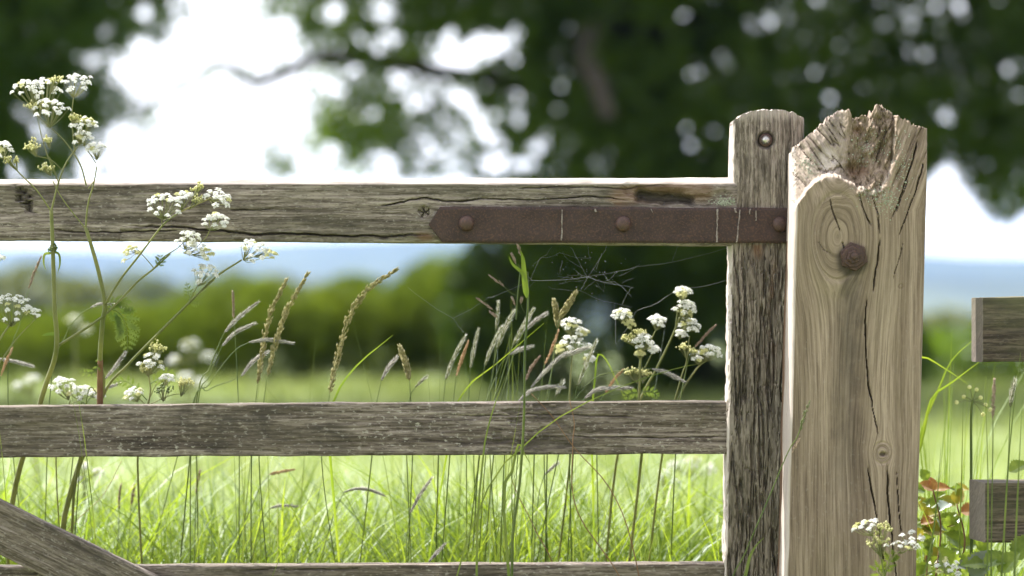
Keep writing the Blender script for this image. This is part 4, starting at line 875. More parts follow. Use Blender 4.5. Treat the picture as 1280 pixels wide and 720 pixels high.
HEADS = [
 ('brown spike head just left of the tall flower stalk, beneath the top rail', 'tawny', [(36, 361), (42, 343), (51, 322)], 4.62, [(10, 500), (26, 400)], 4.2),
 ('orange brown spike head at the left edge, level with drooping cut leaves', 'ochre', [(1, 470), (8, 452), (15, 436)], 4.60, [(-8, 530), (-4, 490)], 4.4),
 ('silvery head lying level at the left edge beside an orange spike', 'silver', [(-4, 448), (18, 452), (42, 458)], 4.66, [(-50, 560), (-30, 460)], 3.8),
 ('silvery head arched level across the second flower stalk', 'silver', [(113, 385), (125, 380), (145, 382), (163, 389)], 4.63, [(62, 500), (82, 420), (100, 394)], 3.4),
 ('dark grey spike tilted up beside the lower flower clump', 'silver', [(131, 474), (145, 457), (157, 440)], 4.60, [(105, 520), (122, 490)], 3.6),
 ('short silver head low above the middle rail beside the grey tilted spike', 'silver', [(118, 492), (136, 484), (152, 479)], 4.64, [(95, 540), (108, 505)], 3.4),
 ('pale upright spike, thin and straight, left of the tall panicles', 'tawny', [(292, 398), (292, 382), (291, 366)], 4.62, [(299, 560), (297, 480), (294, 420)], 3.8),
 ('upper of two silvery heads tilted right, left of the tall panicles', 'silver', [(281, 415), (297, 398), (323, 377)], 4.60, [(243, 520), (262, 460), (274, 430)], 4.0),
 ('lower of two silvery heads tilted right, left of the tall panicles', 'silver', [(278, 432), (294, 416), (319, 404)], 4.64, [(246, 530), (262, 470), (272, 445)], 3.6),
 ('silvery head lying flat across both tall panicles', 'silver', [(311, 428), (335, 425), (366, 429)], 4.58, [(240, 530), (262, 480), (292, 440)], 3.8),
 ('soft silvery head rising from a long arched stalk, under the flat one', 'silver', [(302, 470), (316, 452), (336, 439)], 4.66, [(236, 520), (260, 488), (290, 476)], 3.8),
 ('left of two tall straw coloured panicles above the middle rail', 'straw', [(322, 480), (328, 440), (337, 395), (358, 350)], 4.61, [(314, 600), (317, 530)], 4.2),
 ('right of two tall straw coloured panicles, the taller one', 'straw', [(334, 470), (344, 430), (358, 390), (384, 343)], 4.58, [(325, 600), (328, 520)], 4.4),
 ('tall single curved panicle bending right, alone in the gap', 'straw', [(412, 492), (420, 455), (436, 398), (460, 362), (495, 337)], 4.60, [(404, 600), (408, 530)], 4.6),
 ('small pale spike head right of the single curved panicle', 'silver', [(477, 475), (485, 460), (496, 446)], 4.63, [(466, 560), (470, 510)], 4.2),
 ('small straw tuft on a thin stem, midway along the middle rail', 'straw', [(512, 476), (508, 458), (500, 434)], 4.62, [(516, 560), (514, 510)], 4.6),
 ('little leaning green tuft near the middle of the middle rail', 'greenspike', [(519, 484), (526, 477), (534, 470)], 4.62, [(508, 560), (512, 500)], 3.4),
 ('grey spike left of the orange spike, left side of the dense clump', 'greenspike', [(557, 474), (566, 450), (582, 419)], 4.62, [(548, 570), (554, 505)], 4.0),
 ('orange spike at the left side of the dense clump', 'ochre', [(570, 470), (577, 450), (585, 428)], 4.58, [(563, 560), (567, 500)], 5.2),
 ('upright green spike right of the orange spike', 'greenspike', [(588, 460), (592, 438), (598, 411)], 4.64, [(583, 560), (586, 495)], 4.0),
 ('long green spike tilted right in the dense clump, under the paired spikelets', 'greenspike', [(606, 457), (614, 436), (627, 408)], 4.60, [(592, 560), (598, 500)], 4.2),
 ('thick green spike in the middle of the dense clump', 'greenspike', [(621, 436), (630, 413), (643, 388)], 4.62, [(600, 560), (613, 480)], 4.8),
 ('upright green spike behind the thick spike of the dense clump', 'greenspike', [(620, 412), (622, 395), (623, 377)], 4.66, [(612, 560), (618, 450)], 3.8),
 ('dark edged green spike leaning right beside the tall clustered stem', 'greenspike', [(641, 432), (653, 410), (667, 386)], 4.60, [(608, 560), (628, 470)], 4.4),
 ('pale silvery spike leaning right, the top one beside the clustered stem', 'silver', [(655, 414), (668, 402), (684, 391)], 4.63, [(618, 560), (640, 450)], 4.2),
 ('feathery white head low in the dense clump, pointing right', 'silver', [(638, 443), (650, 437), (665, 433)], 4.59, [(600, 560), (622, 465)], 4.4),
 ('tawny plump spike right of the tall clustered stem', 'tawny', [(657, 476), (664, 460), (674, 446)], 4.61, [(648, 560), (653, 505)], 5.2),
 ('tall orange spike beside the cream flowers of the clump', 'ochre', [(681, 456), (690, 436), (698, 414)], 4.60, [(668, 560), (675, 490)], 5.0),
 ('straw spike pair member standing upright above the cream flowers', 'straw', [(698, 412), (696, 396), (693, 378)], 4.64, [(680, 560), (692, 450)], 4.4),
 ('straw spike leaning right, topmost above the cream flowers', 'straw', [(699, 399), (708, 384), (719, 367)], 4.62, [(684, 560), (692, 440)], 4.8),
 ('long silvery head bent like an elbow under the cream flowers', 'silver', [(664, 484), (680, 466), (700, 447), (718, 440), (736, 434)], 4.57, [(640, 560), (655, 500)], 4.6),
 ('green spike pointing up right of the elbow shaped head', 'greenspike', [(722, 482), (733, 455), (746, 425)], 4.58, [(712, 560), (717, 505)], 4.0),
 ('silvery head arched low over the middle rail, left of two', 'silver', [(648, 502), (663, 489), (684, 484), (706, 484)], 4.56, [(630, 580), (640, 520)], 4.2),
 ('silvery head arched low over the middle rail, right of two', 'silver', [(731, 498), (745, 488), (766, 485), (790, 485)], 4.56, [(716, 580), (723, 515)], 4.2),
 ('short green spike on the middle rail between the two arched heads', 'greenspike', [(694, 496), (699, 486), (704, 476)], 4.60, [(684, 570), (689, 510)], 4.4),
 ('ochre spike behind the right arched head', 'ochre', [(757, 492), (766, 477), (778, 463)], 4.68, [(746, 570), (751, 505)], 4.4),
 ('silvery head drooping right between the cream flower stems', 'silver', [(815, 461), (833, 466), (855, 477)], 4.59, [(700, 560), (735, 480), (780, 463)], 4.2),
 ('pale closed spike tilted right beside the hanging stile', 'tawny', [(869, 434), (881, 420), (894, 407)], 4.62, [(845, 560), (858, 460)], 4.4),
 ('buff plump head lying level below the middle rail', 'ochre', [(337, 593), (350, 590), (367, 587)], 4.78, [(290, 720), (320, 620)], 5.0),
 ('silvery head curving level below the middle rail, left of the grey spike', 'silver', [(430, 615), (446, 611), (464, 613), (482, 620)], 4.72, [(395, 740), (415, 650)], 3.6),
 ('grey spike tilted right below the middle rail', 'silver', [(513, 641), (524, 620), (540, 597)], 4.66, [(506, 740), (509, 670)], 3.8),
 ('pink tinged upright spike below the middle rail, near the brace', 'tawny', [(149, 637), (149, 622), (151, 606)], 4.80, [(146, 740), (148, 670)], 4.0),
 ('second pink tinged spike below the middle rail, right of a thinner one', 'tawny', [(164, 632), (166, 620), (168, 607)], 4.86, [(160, 740), (162, 670)], 5.2),
 ('thin dark spike upright in bright grass below the middle rail', 'tawny', [(245, 616), (247, 602), (250, 588)], 4.74, [(243, 740), (244, 660)], 3.4),
 ('silver head bent level above the bottom rail, left half', 'silver', [(338, 635), (352, 632), (372, 633)], 4.76, [(310, 740), (324, 660)], 3.6),
 ('grey spike leaning low just above the bottom rail, centre', 'silver', [(536, 702), (546, 691), (556, 680)], 4.62, [(520, 760), (530, 715)], 3.6),
 ('silver head nodding below the middle rail near the stile', 'silver', [(680, 594), (690, 585), (698, 578)], 4.75, [(664, 740), (672, 630)], 3.8),
 ('brown upright spike between the two dark fence rails', 'tawny', [(1241, 524), (1242, 500), (1243, 476)], 4.24, [(1238, 900), (1239, 700), (1241, 560)], 5.6),
 ('plump green head between the fence rails at the right edge', 'greenspike', [(1263, 508), (1265, 492), (1269, 474)], 4.50, [(1256, 720), (1261, 560)], 5.6)]
for i, hd in enumerate(HEADS):
    head(hd[0], hd[1], hd[2], hd[3], hd[4], hd[5], seed=i)

# tall clustered grass, in front of the middle rail
q = root([(640, 720), (650, 600), (655, 520)], 4.47); t = thing('cocksfoot_grass', 'tallest blue green grass with small clustered tufts, crossing the middle rail', 'grass', q[0], GH)
stem_obj(q + P3([(656, 440), (660, 380), (659, 340)], 4.47), .0024, .0016, t)
stem_obj(P3([(645, 400), (647, 370), (650, 340), (648, 330)], 4.47), .0012, .0008, t)
blade_obj(P3([(659, 372), (656, 350), (654, 325), (650, 312)], 4.468), .0095, t); blade_obj(P3([(659, 352), (652, 340), (641, 330), (636, 320)], 4.469), .006, t)
for a, b, st_ in (((652, 322), (648, 308), (655, 335)), ((645, 330), (640, 319), (654, 345)), ((630, 358), (614, 346), (645, 369)), ((616, 387), (598, 374), (640, 402)), ((622, 397), (614, 391), (640, 408)), ((651, 380), (652, 374), (657, 392)), ((644, 382), (641, 374), (652, 392))):
    mb = MB(); mb.tube(spl(P3([st_, ((st_[0]+a[0])/2, (st_[1]+a[1])/2+2), a], 4.47), 8), .0006, .0004, 5); mb.build('branch', M['gstem'], t)
    panicle(P3([a, ((a[0]+b[0])/2, (a[1]+b[1])/2), b], 4.47), .0035, t, 'tawny', 46, int(a[0]), gl=.0055, name='spikelet')

# loose single blades and stalks that lean over the rails
GB = 'loose grass blades leaning by the rails'
for lab, pts, Y, wd, mt_ in (
 ('thin green blade rising beside the single curved panicle', [(412, 560), (418, 500), (445, 458), (491, 419)], 4.60, .0045, 'grass'),
 ('dark green blade crossing the middle rail left of the tall stem', [(596, 720), (603, 580), (614, 520), (632, 470)], 4.48, .004, 'gstem'),
 ('pale green stalk slanting up right across the middle rail', [(560, 760), (610, 610), (652, 560), (700, 521), (772, 485), (840, 462), (872, 455)], 4.475, .0022, 'gstem'),
 ('short folded blade end hanging on the middle rail', [(630, 640), (640, 590), (648, 556), (655, 566), (664, 582)], 4.476, .005, 'gstem'),
 ('thin green blade bent over above the arched silvery heads', [(740, 560), (744, 470), (748, 443), (758, 450), (768, 470), (782, 500)], 4.60, .003, 'grass'),
 ('long blade slanting through the dense clump', [(560, 560), (580, 490), (620, 455), (680, 404)], 4.62, .003, 'grass'),
 ('green blade curving out right of the pale post, upper one', [(1130, 640), (1152, 540), (1172, 490), (1190, 450), (1222, 420)], 4.66, .0045, 'grass'),
 ('broad light blade arching right to the upper fence rail', [(1120, 640), (1150, 560), (1164, 500), (1190, 478), (1226, 451)], 4.60, .006, 'grass'),
 ('narrow blade arching right over the field by the post', [(1120, 470), (1150, 446), (1180, 460), (1210, 480)], 4.64, .004, 'grass'),
 ('straight dark stalk crossing the lower fence rail', [(1232, 900), (1234, 720), (1235, 600), (1231, 470)], 4.23, .003, 'gstem'),
 ('dark stalk leaning in front of the lower rail near the right edge', [(1262, 900), (1268, 720), (1272, 620), (1278, 500)], 4.22, .0045, 'gstem'),
 ('tall blade by the right edge from below the lower fence rail', [(1240, 900), (1252, 720), (1262, 560), (1276, 440)], 4.26, .004, 'gstem'),
 ('thin upright stalk just left of the lower fence rail end', [(1200, 720), (1202, 600), (1204, 500)], 4.50, .003, 'gstem'),
 ('dark blade running from the bramble up past the post edge', [(1140, 790), (1160, 700), (1170, 640), (1176, 560)], 4.34, .004, 'gstem'),
 ('slender blade bent at the tip in front of the stile', [(925, 790), (934, 710), (943, 685), (955, 672)], 4.30, .0065, 'gstem')):
    q = root(pts, Y) if pts[0][1] < 700 or Y > 4.55 else root(pts, Y)
    tag(blade_obj(q, wd, None, mt_, 'grass_blade'), lab, 'grass blade', GB)
for lab, pts, Y in (('reddish dry stem slanting down right across the middle rail', [(806, 800), (790, 680), (762, 610), (718, 560), (690, 520), (664, 492)], 4.482),
                    ('upright reddish dry stem in front of the middle rail', [(792, 760), (722, 640), (716, 560), (718, 530), (712, 500)], 4.484), ('dry brown stalk leaning left above the bottom rail', [(700, 740), (668, 660), (648, 620), (640, 600)], 4.60),
                    ('straw coloured dry stalk leaning beside the brace', [(60, 720), (88, 660), (128, 620), (152, 576)], 4.70)):
    q = root(pts, Y); mb = MB(); mb.tube(spl(q, 30), .0011, .0006, 5); tag(mb.build('dry_stem', M['drystem' if 'straw' not in lab else 'straw']), lab, 'dry stem', 'dry stems among the grass')

# small seed grass leaning on the pale post
q = root([(905, 760), (932, 690), (962, 620)], 4.30); t = thing('seed_grass', 'small green seeding grass leaning across the stile onto the pale post', 'grass', q[0], GH)
stem_obj(q + P3([(985, 565), (997, 545), (1004, 522)], 4.30), .0012, .0007, t); panicle(P3([(1001, 538), (1005, 522), (1011, 503)], 4.30), .006, t, 'greenspike', 60, 3, gl=.005); panicle(P3([(990, 566), (996, 556), (999, 549)], 4.30), .006, t, 'tawny', 26, 4, gl=.005)

# ---------------------------------------------------------------- cow parsley
def florets(mb, c, rad, nrm, r, n, m, fr):
    """a dome of five petalled florets"""
    n = max(3, n); nrm = nrm/np.linalg.norm(nrm); a1 = np.cross(nrm, [.3, .9, .1]); a1 /= np.linalg.norm(a1); a2 = np.cross(nrm, a1)
    for i in range(n):
        rr = rad*math.sqrt((i+.5)/n); a = i*2.39996+r.random()*.6; d = a1*math.cos(a)+a2*math.sin(a)
        p = c + d*rr + nrm*(rad*.45*(1-(rr/rad)**2)) + r.normal(size=3)*rad*.07; N = nrm+d*.75*rr/rad+r.normal(size=3)*.25; N /= np.linalg.norm(N)
        b1 = np.cross(N, [.2, .8, .3]); b1 /= np.linalg.norm(b1); b2 = np.cross(N, b1); s = fr*r.uniform(.75, 1.2); V = [p]; F = []
        for k in range(5):
            t0 = k*1.2566+a; s_ = s*r.uniform(.8, 1.25); e = [p + (b1*math.cos(t0+o)+b2*math.sin(t0+o))*s_*g + N*s_*hh for o, g, hh in ((-.42, .75, .12), (0, 1.0, .02), (.42, .75, .12))]
            V += e; F.append([0, 1+3*k, 2+3*k, 3+3*k])
        mb.add(V, F, m)
    # little green cup below keeps the head solid
    an = np.linspace(0, 2*np.pi, 6, endpoint=False); V = [c-nrm*rad*.35]+[c+(a1*math.cos(q)+a2*math.sin(q))*rad*.72 for q in an]; mb.add(V, [[0, 1+(k+1) % 6, 1+k] for k in range(6)], 2)

def umbel(parent, c, wpx, node, Y, kind='petal', seed=0, tilt=(0, -.75, 1), dens=1.0, flat=.6):
    """a compound umbel: rays from its node to domes of florets"""
    r = np.random.default_rng(seed+2000); C_ = W(c[0], c[1], Y); Nn = W(node[0], node[1], node[2] if len(node) > 2 else Y); R_ = wpx/2*PX; nrm = np.array(tilt, float); nrm += .35*(C_-Nn)/np.linalg.norm(C_-Nn); nrm /= np.linalg.norm(nrm)
    a1 = np.cross(nrm, [.1, 1, .2]); a1 /= np.linalg.norm(a1); a2 = np.cross(nrm, a1); mb = MB(); n = max(6, int((7 + wpx*.26)*dens))
    for i in range(n):
        rr = R_*math.sqrt((i+.4)/n)*r.uniform(.85, 1.05); a = i*2.39996+r.random()*.7
        p = C_ + (a1*math.cos(a)+a2*math.sin(a))*rr + nrm*(R_*flat*(1-(rr/R_)**2)-R_*.12) + r.normal(size=3)*R_*.06
        mb.tube(spl([Nn, Nn*.45+p*.55+nrm*-.08*R_+np.array([0, 0, -.05*R_]), p-nrm*.001], 8), .00055, .0004, 4, m=2, cap=False)
        ur = r.uniform(.0036, .0054)*(1 if wpx > 22 else .85)
        florets(mb, p, ur, nrm+(p-C_)/R_*.35+r.normal(size=3)*.12, r, int(r.uniform(11, 16)), 0 if r.random() > .12 else 1, .0019)
    return mb.build('umbel', [M[kind], M['cream'], M['stalk']], parent)

def budhead(parent, c, wpx, node, Y, seed=0, material='cream'):
    """a green head gone to fruit: rays with bead-like seeds"""
    r = np.random.default_rng(seed+3000); C_ = W(c[0], c[1], Y); Nn = W(node[0], node[1], Y); R_ = wpx/2*PX; mb = MB()
    for i in range(int(8+wpx*.35)):
        d = r.normal(size=3); d[2] = abs(d[2])*.8; p = C_+d/np.linalg.norm(d)*R_*r.uniform(.4, 1); mb.tube([Nn, (Nn+p)/2+np.array([0, 0, -.001]), p], .0005, .0004, 4, m=1, cap=False)
        for k in range(4):
            b = p + r.normal(size=3)*.0018; s = r.uniform(.0012, .0021); V = [b+np.array(v)*s for v in ((1, 0, 0), (-1, 0, 0), (0, 1, 0), (0, -1, 0), (0, 0, 1.2), (0, 0, -1.2))]
            mb.add(V, [[0, 2, 4], [2, 1, 4], [1, 3, 4], [3, 0, 4], [2, 0, 5], [1, 2, 5], [3, 1, 5], [0, 3, 5]], 0)
    return mb.build('seed_head', [M[material], M['stalk']], parent)

def pinnate(parent, pts, Y, wpx, n=9, seed=0, material='fern'):
    """finely cut leaf along a midrib"""
    r = np.random.default_rng(seed+4000); q = spl(P3(pts, Y), 24); m_ = len(q); T = np.gradient(q, axis=0); T /= np.linalg.norm(T, axis=1)[:, None]; mb = MB(); mb.tube(q, .0008, .0004, 5)
    for k in range(n):
        u = (k+1)/(n+1); j = int(u*(m_-1)); L = wpx*PX*.55*math.sin(math.pi*(.18+.8*u))**.8*1.1
        for sd in (-1, 1):
            S = np.cross(T[j], [.1, 1, .1]); S /= np.linalg.norm(S); d = S*sd*.85+T[j]*.6+r.normal(size=3)*.12; d /= np.linalg.norm(d); w_ = np.cross(d, [.1, 1, .2]); w_ /= np.linalg.norm(w_)
            for f, g in ((.3, .42), (.5, .36), (.7, .28), (.88, .18)):
                for s2 in (-1, 1):
                    a0 = q[j]+d*L*(f-.12); tip = q[j]+d*L*(f+.16)+w_*s2*L*g*.8; mb.add([a0, a0+d*L*.10+w_*s2*L*g*.25, tip, a0+d*L*.22+w_*s2*L*g*.2], [[0, 1, 2, 3]])
            mb.add([q[j], q[j]+d*L*.5+w_*L*.10, q[j]+d*L*1.06, q[j]+d*L*.5-w_*L*.10], [[0, 1, 2, 3]])
    return mb.build('leaf', M[material], parent)

GP = 'cow parsley plants around the gate'
def parsley(label, base, group=GP): return thing('cow_parsley', label, 'wildflower', base, group)
def st(t, pts, Y, r0, r1, rt=False, mt_='stalk'):
    q = root(pts, Y) if rt else P3(pts, Y); return stem_obj(q, r0, r1, t, mt_, n=36, k=7)

# first tall plant at the left edge: leans out through the gap and up over the top rail
YA = 4.445
q = root([(12, 660, 4.655), (50, 505, 4.58)]); t = parsley('leftmost tall white umbel plant, its stem crossing the top rail beside the dark slot', q[0])
stem_obj(q + P3([(70, 440, 4.50), (68, 380, 4.46), (66, 310, YA), (64, 262, YA)]), .0050, .0028, t, 'stalk', n=50, k=8)
st(t, [(64, 264), (46, 238), (24, 216), (8, 196)], YA, .0018, .0011); st(t, [(64, 264), (72, 232), (82, 205), (97, 183)], YA, .0021, .0012); st(t, [(94, 190), (91, 168), (90, 140), (92, 122)], YA, .0015, .001)
st(t, [(74, 230), (60, 196), (52, 170), (47, 148)], YA, .0014, .0009); st(t, [(73, 228), (66, 206), (62, 196)], YA, .001, .0008); st(t, [(8, 196), (-6, 184)], YA, .001, .0008); st(t, [(80, 215), (64, 200), (50, 196), (40, 192)], YA, .001, .0008)
umbel(t, (2, 187), 30, (4, 199), YA, seed=1); umbel(t, (97, 104), 40, (92, 122), YA, seed=2); umbel(t, (106, 158), 36, (99, 181), YA, seed=3); umbel(t, (119, 186), 26, (121, 200), YA, seed=4, kind='petal')
budhead(t, (41, 184), 24, (45, 196), YA, 1); budhead(t, (57, 212), 20, (64, 220), YA, 2); budhead(t, (14, 202), 18, (22, 214), YA, 3); budhead(t, (93, 148), 14, (91, 158), YA, 4); budhead(t, (60, 176), 10, (62, 186), YA, 6); budhead(t, (112, 152), 16, (108, 164), YA, 7)
budhead(t, (68, 312), 12, (66, 320), YA, 5, 'fern')
blade_obj(P3([(66, 316), (56, 318), (55, 330), (58, 338)], YA), .004, t, 'fern'); blade_obj(P3([(67, 314), (74, 318), (75, 330), (72, 342)], YA), .004, t, 'fern')
# its side branch to the right at the joint
q = P3([(73, 432, 4.50), (100, 415, 4.49), (127, 397, 4.48), (150, 375, 4.47), (172, 352, 4.465), (192, 336, 4.46), (213, 317, 4.46)]); stem_obj(q, .0030, .0019, t, 'stalk', n=36, k=7)
st(t, [(192, 336), (204, 322), (222, 310), (232, 300)], 4.46, .0015, .001); st(t, [(193, 336), (184, 325), (172, 312)], 4.46, .0012, .0008)
umbel(t, (236, 299), 36, (231, 312), 4.46, seed=5); umbel(t, (246, 313), 30, (229, 316), 4.455, seed=6, dens=.8); umbel(t, (165, 316), 30, (172, 314), 4.60, seed=8, kind='cream', dens=.8); umbel(t, (258, 318), 22, (240, 318), 4.47, seed=62, kind='cream', dens=.7)
blade_obj(P3([(75, 418), (66, 417), (57, 418), (52, 420)], 4.49), .006, t, 'fern')
pinnate(t, [(196, 334), (200, 326), (200, 318)], 4.458, 14, 4, 11)

# second tall plant, dark purple foot on the middle rail
q = root([(76, 680, 4.66), (125, 505, 4.575)]); t = parsley('tall white umbel plant with purplish stem foot behind the middle rail, second from the left', q[0])
stem_obj(q + P3([(125, 450, 4.53), (128, 405, 4.49), (131, 378, 4.47), (122, 335, 4.455), (112, 300, YA), (107, 284, YA)]), .0048, .0026, t, 'stalk', n=54, k=8)
mb = MB(); mb.tube(spl(P3([(125, 508, 4.5745), (125, 480, 4.553), (125.4, 450, 4.529)]), 10), .0051, .0044, 10); mb.build('stem_foot', M['drystem'], t)
st(t, [(107, 285), (110, 255), (117, 230), (121, 208)], YA, .0022, .0012); st(t, [(108, 232), (100, 205), (82, 178), (66, 162), (50, 147)], YA, .0018, .0011); st(t, [(108, 287), (88, 262), (74, 242), (66, 226)], YA, .0015, .001); st(t, [(118, 226), (110, 236)], YA, .001, .001); st(t, [(120, 204), (112, 192), (104, 180)], YA, .0011, .0008)
umbel(t, (31, 110), 34, (46, 140), YA, seed=11); umbel(t, (55, 110), 44, (56, 142), YA+.02, seed=12); umbel(t, (63, 136), 44, (62, 160), YA-.02, seed=13); umbel(t, (103, 172), 26, (106, 182), YA, seed=14, dens=.8); budhead(t, (42, 134), 24, (50, 148), YA, 12); budhead(t, (70, 101), 18, (62, 118), YA, 13)
# middle branch up to the heads on the top rail
q = P3([(131, 381, 4.47), (150, 350, 4.45), (175, 318, YA), (203, 282, YA), (222, 266, YA)]); stem_obj(q, .0028, .0017, t, 'stalk', n=30, k=7)
st(t, [(222, 266), (240, 258), (258, 250), (264, 247)], YA, .0013, .0009, mt_='straw'); st(t, [(203, 282), (202, 272), (204, 264)], YA, .001, .0008)
umbel(t, (206, 256), 50, (204, 274), YA-.01, seed=15, dens=1.25); umbel(t, (271, 248), 36, (262, 250), YA, seed=16); umbel(t, (230, 246), 24, (226, 264), YA, seed=17, dens=.8); budhead(t, (248, 236), 16, (240, 252), YA, 14); budhead(t, (246, 252), 18, (236, 262), YA, 17)
pinnate(t, [(131, 382), (145, 377), (158, 380), (166, 392)], 4.475, 16, 9, 1); pinnate(t, [(132, 384), (150, 392), (158, 412), (160, 440)], 4.48, 36, 11, 2); pinnate(t, [(126, 440), (120, 462), (108, 466), (96, 460)], 4.53, 12, 6, 3)

# third: long stem slanting up to the right
q = root([(92, 620, 4.62), (128, 497, 4.57)]); t = parsley('white umbel plant with one long pale stem slanting right to below the top rail', q[0])
stem_obj(q + P3([(160, 456, 4.54), (200, 415, 4.51), (237, 378, 4.48), (270, 346, 4.47), (302, 325, 4.46)]), .0036, .0019, t, 'stalk', n=46, k=8)
st(t, [(237, 378), (242, 366), (250, 352)], 4.47, .0014, .001); st(t, [(240, 374), (255, 362), (268, 350)], 4.47, .001, .0008); st(t, [(262, 288), (258, 296), (250, 305), (236, 320)], 4.455, .001, .0007)
umbel(t, (257, 342), 36, (247, 358), 4.465, seed=21, dens=1.1); umbel(t, (271, 277), 36, (263, 288), 4.45, seed=22, dens=1.1); umbel(t, (317, 313), 40, (304, 325), 4.455, seed=23, dens=1.2); umbel(t, (338, 318), 18, (316, 321), 4.46, seed=24, dens=.6, kind='cream')
pinnate(t, [(238, 377), (236, 366), (233, 352)], 4.48, 12, 5, 4); pinnate(t, [(238, 377), (243, 379), (250, 380)], 4.48, 10, 4, 5)

# head at the left edge
q = root([(-60, 560, 4.56), (-30, 460, 4.50), (-6, 432, 4.47)]); t = parsley('broad white umbel cut by the left edge, above the orange brown spike', q[0])
stem_obj(q + P3([(8, 412), (16, 402)], 4.46), .003, .0018, t, 'stalk'); umbel(t, (14, 386), 60, (14, 408), 4.46, seed=31, dens=1.25); st(t, [(-5, 460), (20, 425), (45, 398)], 4.47, .0016, .001); umbel(t, (43, 392), 20, (44, 399), 4.47, seed=32, dens=.7); umbel(t, (0, 322), 12, (-5, 330), 4.46, seed=33, dens=.6)
st(t, [(-5, 440), (-10, 380), (-4, 330)], 4.46, .0016, .001)

# low clump standing just above the middle rail
q = root([(172, 580), (182, 520), (188, 490)], 4.60); t = parsley('low clump of cream umbels just above the middle rail, right of the purplish stem', q[0])
stem_obj(q + P3([(186, 470), (189, 458)], 4.60), .0028, .0014, t, 'stalk'); st(t, [(184, 505), (196, 480), (207, 476)], 4.60, .0012, .0009); st(t, [(184, 508), (176, 500), (168, 494)], 4.60, .0012, .0009); st(t, [(188, 505), (214, 494), (232, 492)], 4.61, .001, .0008)
umbel(t, (190, 452), 34, (188, 468), 4.60, seed=41); umbel(t, (209, 473), 20, (206, 482), 4.60, seed=42, dens=.9); umbel(t, (167, 493), 26, (172, 502), 4.60, seed=43); budhead(t, (197, 437), 22, (190, 452), 4.60, 41); budhead(t, (182, 462), 20, (186, 472), 4.60, 42); budhead(t, (232, 482), 26, (226, 496), 4.61, 43); budhead(t, (205, 490), 26, (204, 502), 4.61, 44, 'fern'); pinnate(t, [(188, 480), (205, 470), (220, 472)], 4.62, 20, 7, 6)
pinnate(t, [(184, 500), (160, 478), (140, 478)], 4.62, 16, 7, 16)
q = root([(70, 580), (82, 520), (88, 500)], 4.62); t = parsley('low white umbels over the middle rail between the two tall stems', q[0])
stem_obj(q, .002, .0012, t, 'stalk'); st(t, [(86, 506), (105, 498), (112, 494)], 4.62, .001, .0008); umbel(t, (78, 482), 34, (86, 500), 4.62, seed=51); umbel(t, (100, 490), 30, (100, 500), 4.63, seed=52); umbel(t, (120, 492), 22, (114, 496), 4.62, seed=53, dens=.8)

# cream flowers beside the hanging stile
q = root([(802, 570), (799, 520), (799, 490)], 4.60); t = parsley('thick pale stem with cream umbels, left of the pair near the hanging stile', q[0])
stem_obj(q + P3([(800, 460), (801, 444)], 4.60), .0034, .0026, t, 'stalk', k=8)
for a in ([(800, 446), (794, 425), (786, 405)], [(800, 446), (812, 428), (820, 412)], [(800, 446), (805, 438), (806, 434)], [(806, 460), (814, 444), (818, 438)]): st(t, a, 4.60, .0016, .0011)
for k, (x, y, w_, nx, ny) in enumerate(((777, 393, 26, 784, 404), (787, 404, 16, 787, 410), (822, 401, 24, 820, 413), (804, 427, 32, 804, 438), (818, 437, 14, 817, 442), (800, 442, 12, 800, 450))): umbel(t, (x, y), w_, (nx, ny), 4.60, 'cream' if k in (1, 5) else 'petal', 71+k, dens=1.15, flat=.5)
budhead(t, (786, 424), 18, (792, 432), 4.60, 71); budhead(t, (800, 417), 16, (800, 430), 4.61, 72); budhead(t, (790, 468), 20, (797, 480), 4.60, 73); budhead(t, (806, 468), 16, (803, 480), 4.60, 74); pinnate(t, [(800, 490), (788, 492), (776, 500)], 4.61, 14, 6, 7); pinnate(t, [(800, 490), (814, 490), (824, 498)], 4.61, 14, 6, 8)
q = root([(770, 580), (800, 500), (820, 462)], 4.64); t = parsley('stacked cream umbels on the slanting stem nearest the hanging stile', q[0])
stem_obj(q + P3([(838, 425), (850, 396)], 4.64), .0032, .0018, t, 'stalk', k=8); st(t, [(844, 412), (847, 390), (852, 374)], 4.64, .0014, .001)
for k, (x, y, w_, nx, ny) in enumerate(((854, 365, 24, 852, 376), (857, 383, 28, 850, 396), (862, 405, 28, 854, 412), (851, 417, 14, 849, 424))): umbel(t, (x, y), w_, (nx, ny), 4.64, 'petal', 81+k, dens=1.1, flat=.5)
budhead(t, (856, 395), 20, (852, 402), 4.64, 81)
q = root([(826, 580), (848, 500), (870, 462), (884, 450)], 4.62); t = parsley('cream umbel on a bent stem, nearest the hanging stile and lowest', q[0])
stem_obj(q, .003, .0016, t, 'stalk', k=8); st(t, [(838, 520), (852, 470), (858, 452), (862, 420)], 4.62, .0018, .001); umbel(t, (886, 440), 32, (880, 452), 4.62, 'petal', 85, dens=1.1); umbel(t, (873, 446), 22, (873, 456), 4.62, 'petal', 86); budhead(t, (856, 436), 18, (858, 448), 4.62, 82); budhead(t, (866, 440), 16, (864, 450), 4.62, 83)
q = root([(712, 580), (712, 500), (714, 460)], 4.66); t = parsley('cream umbels among the dense grass heads right of the tall clustered grass', q[0])
stem_obj(q + P3([(716, 436), (714, 420)], 4.66), .0026, .0016, t, 'stalk')
for k, (x, y, w_, nx, ny) in enumerate(((713, 406, 32, 714, 420), (728, 415, 16, 722, 426), (718, 430, 40, 716, 444), (700, 436, 22, 708, 448), (737, 448, 16, 728, 456))): umbel(t, (x, y), w_, (nx, ny), 4.66, 'petal' if k != 3 else 'cream', 91+k, dens=1.1, flat=.5)

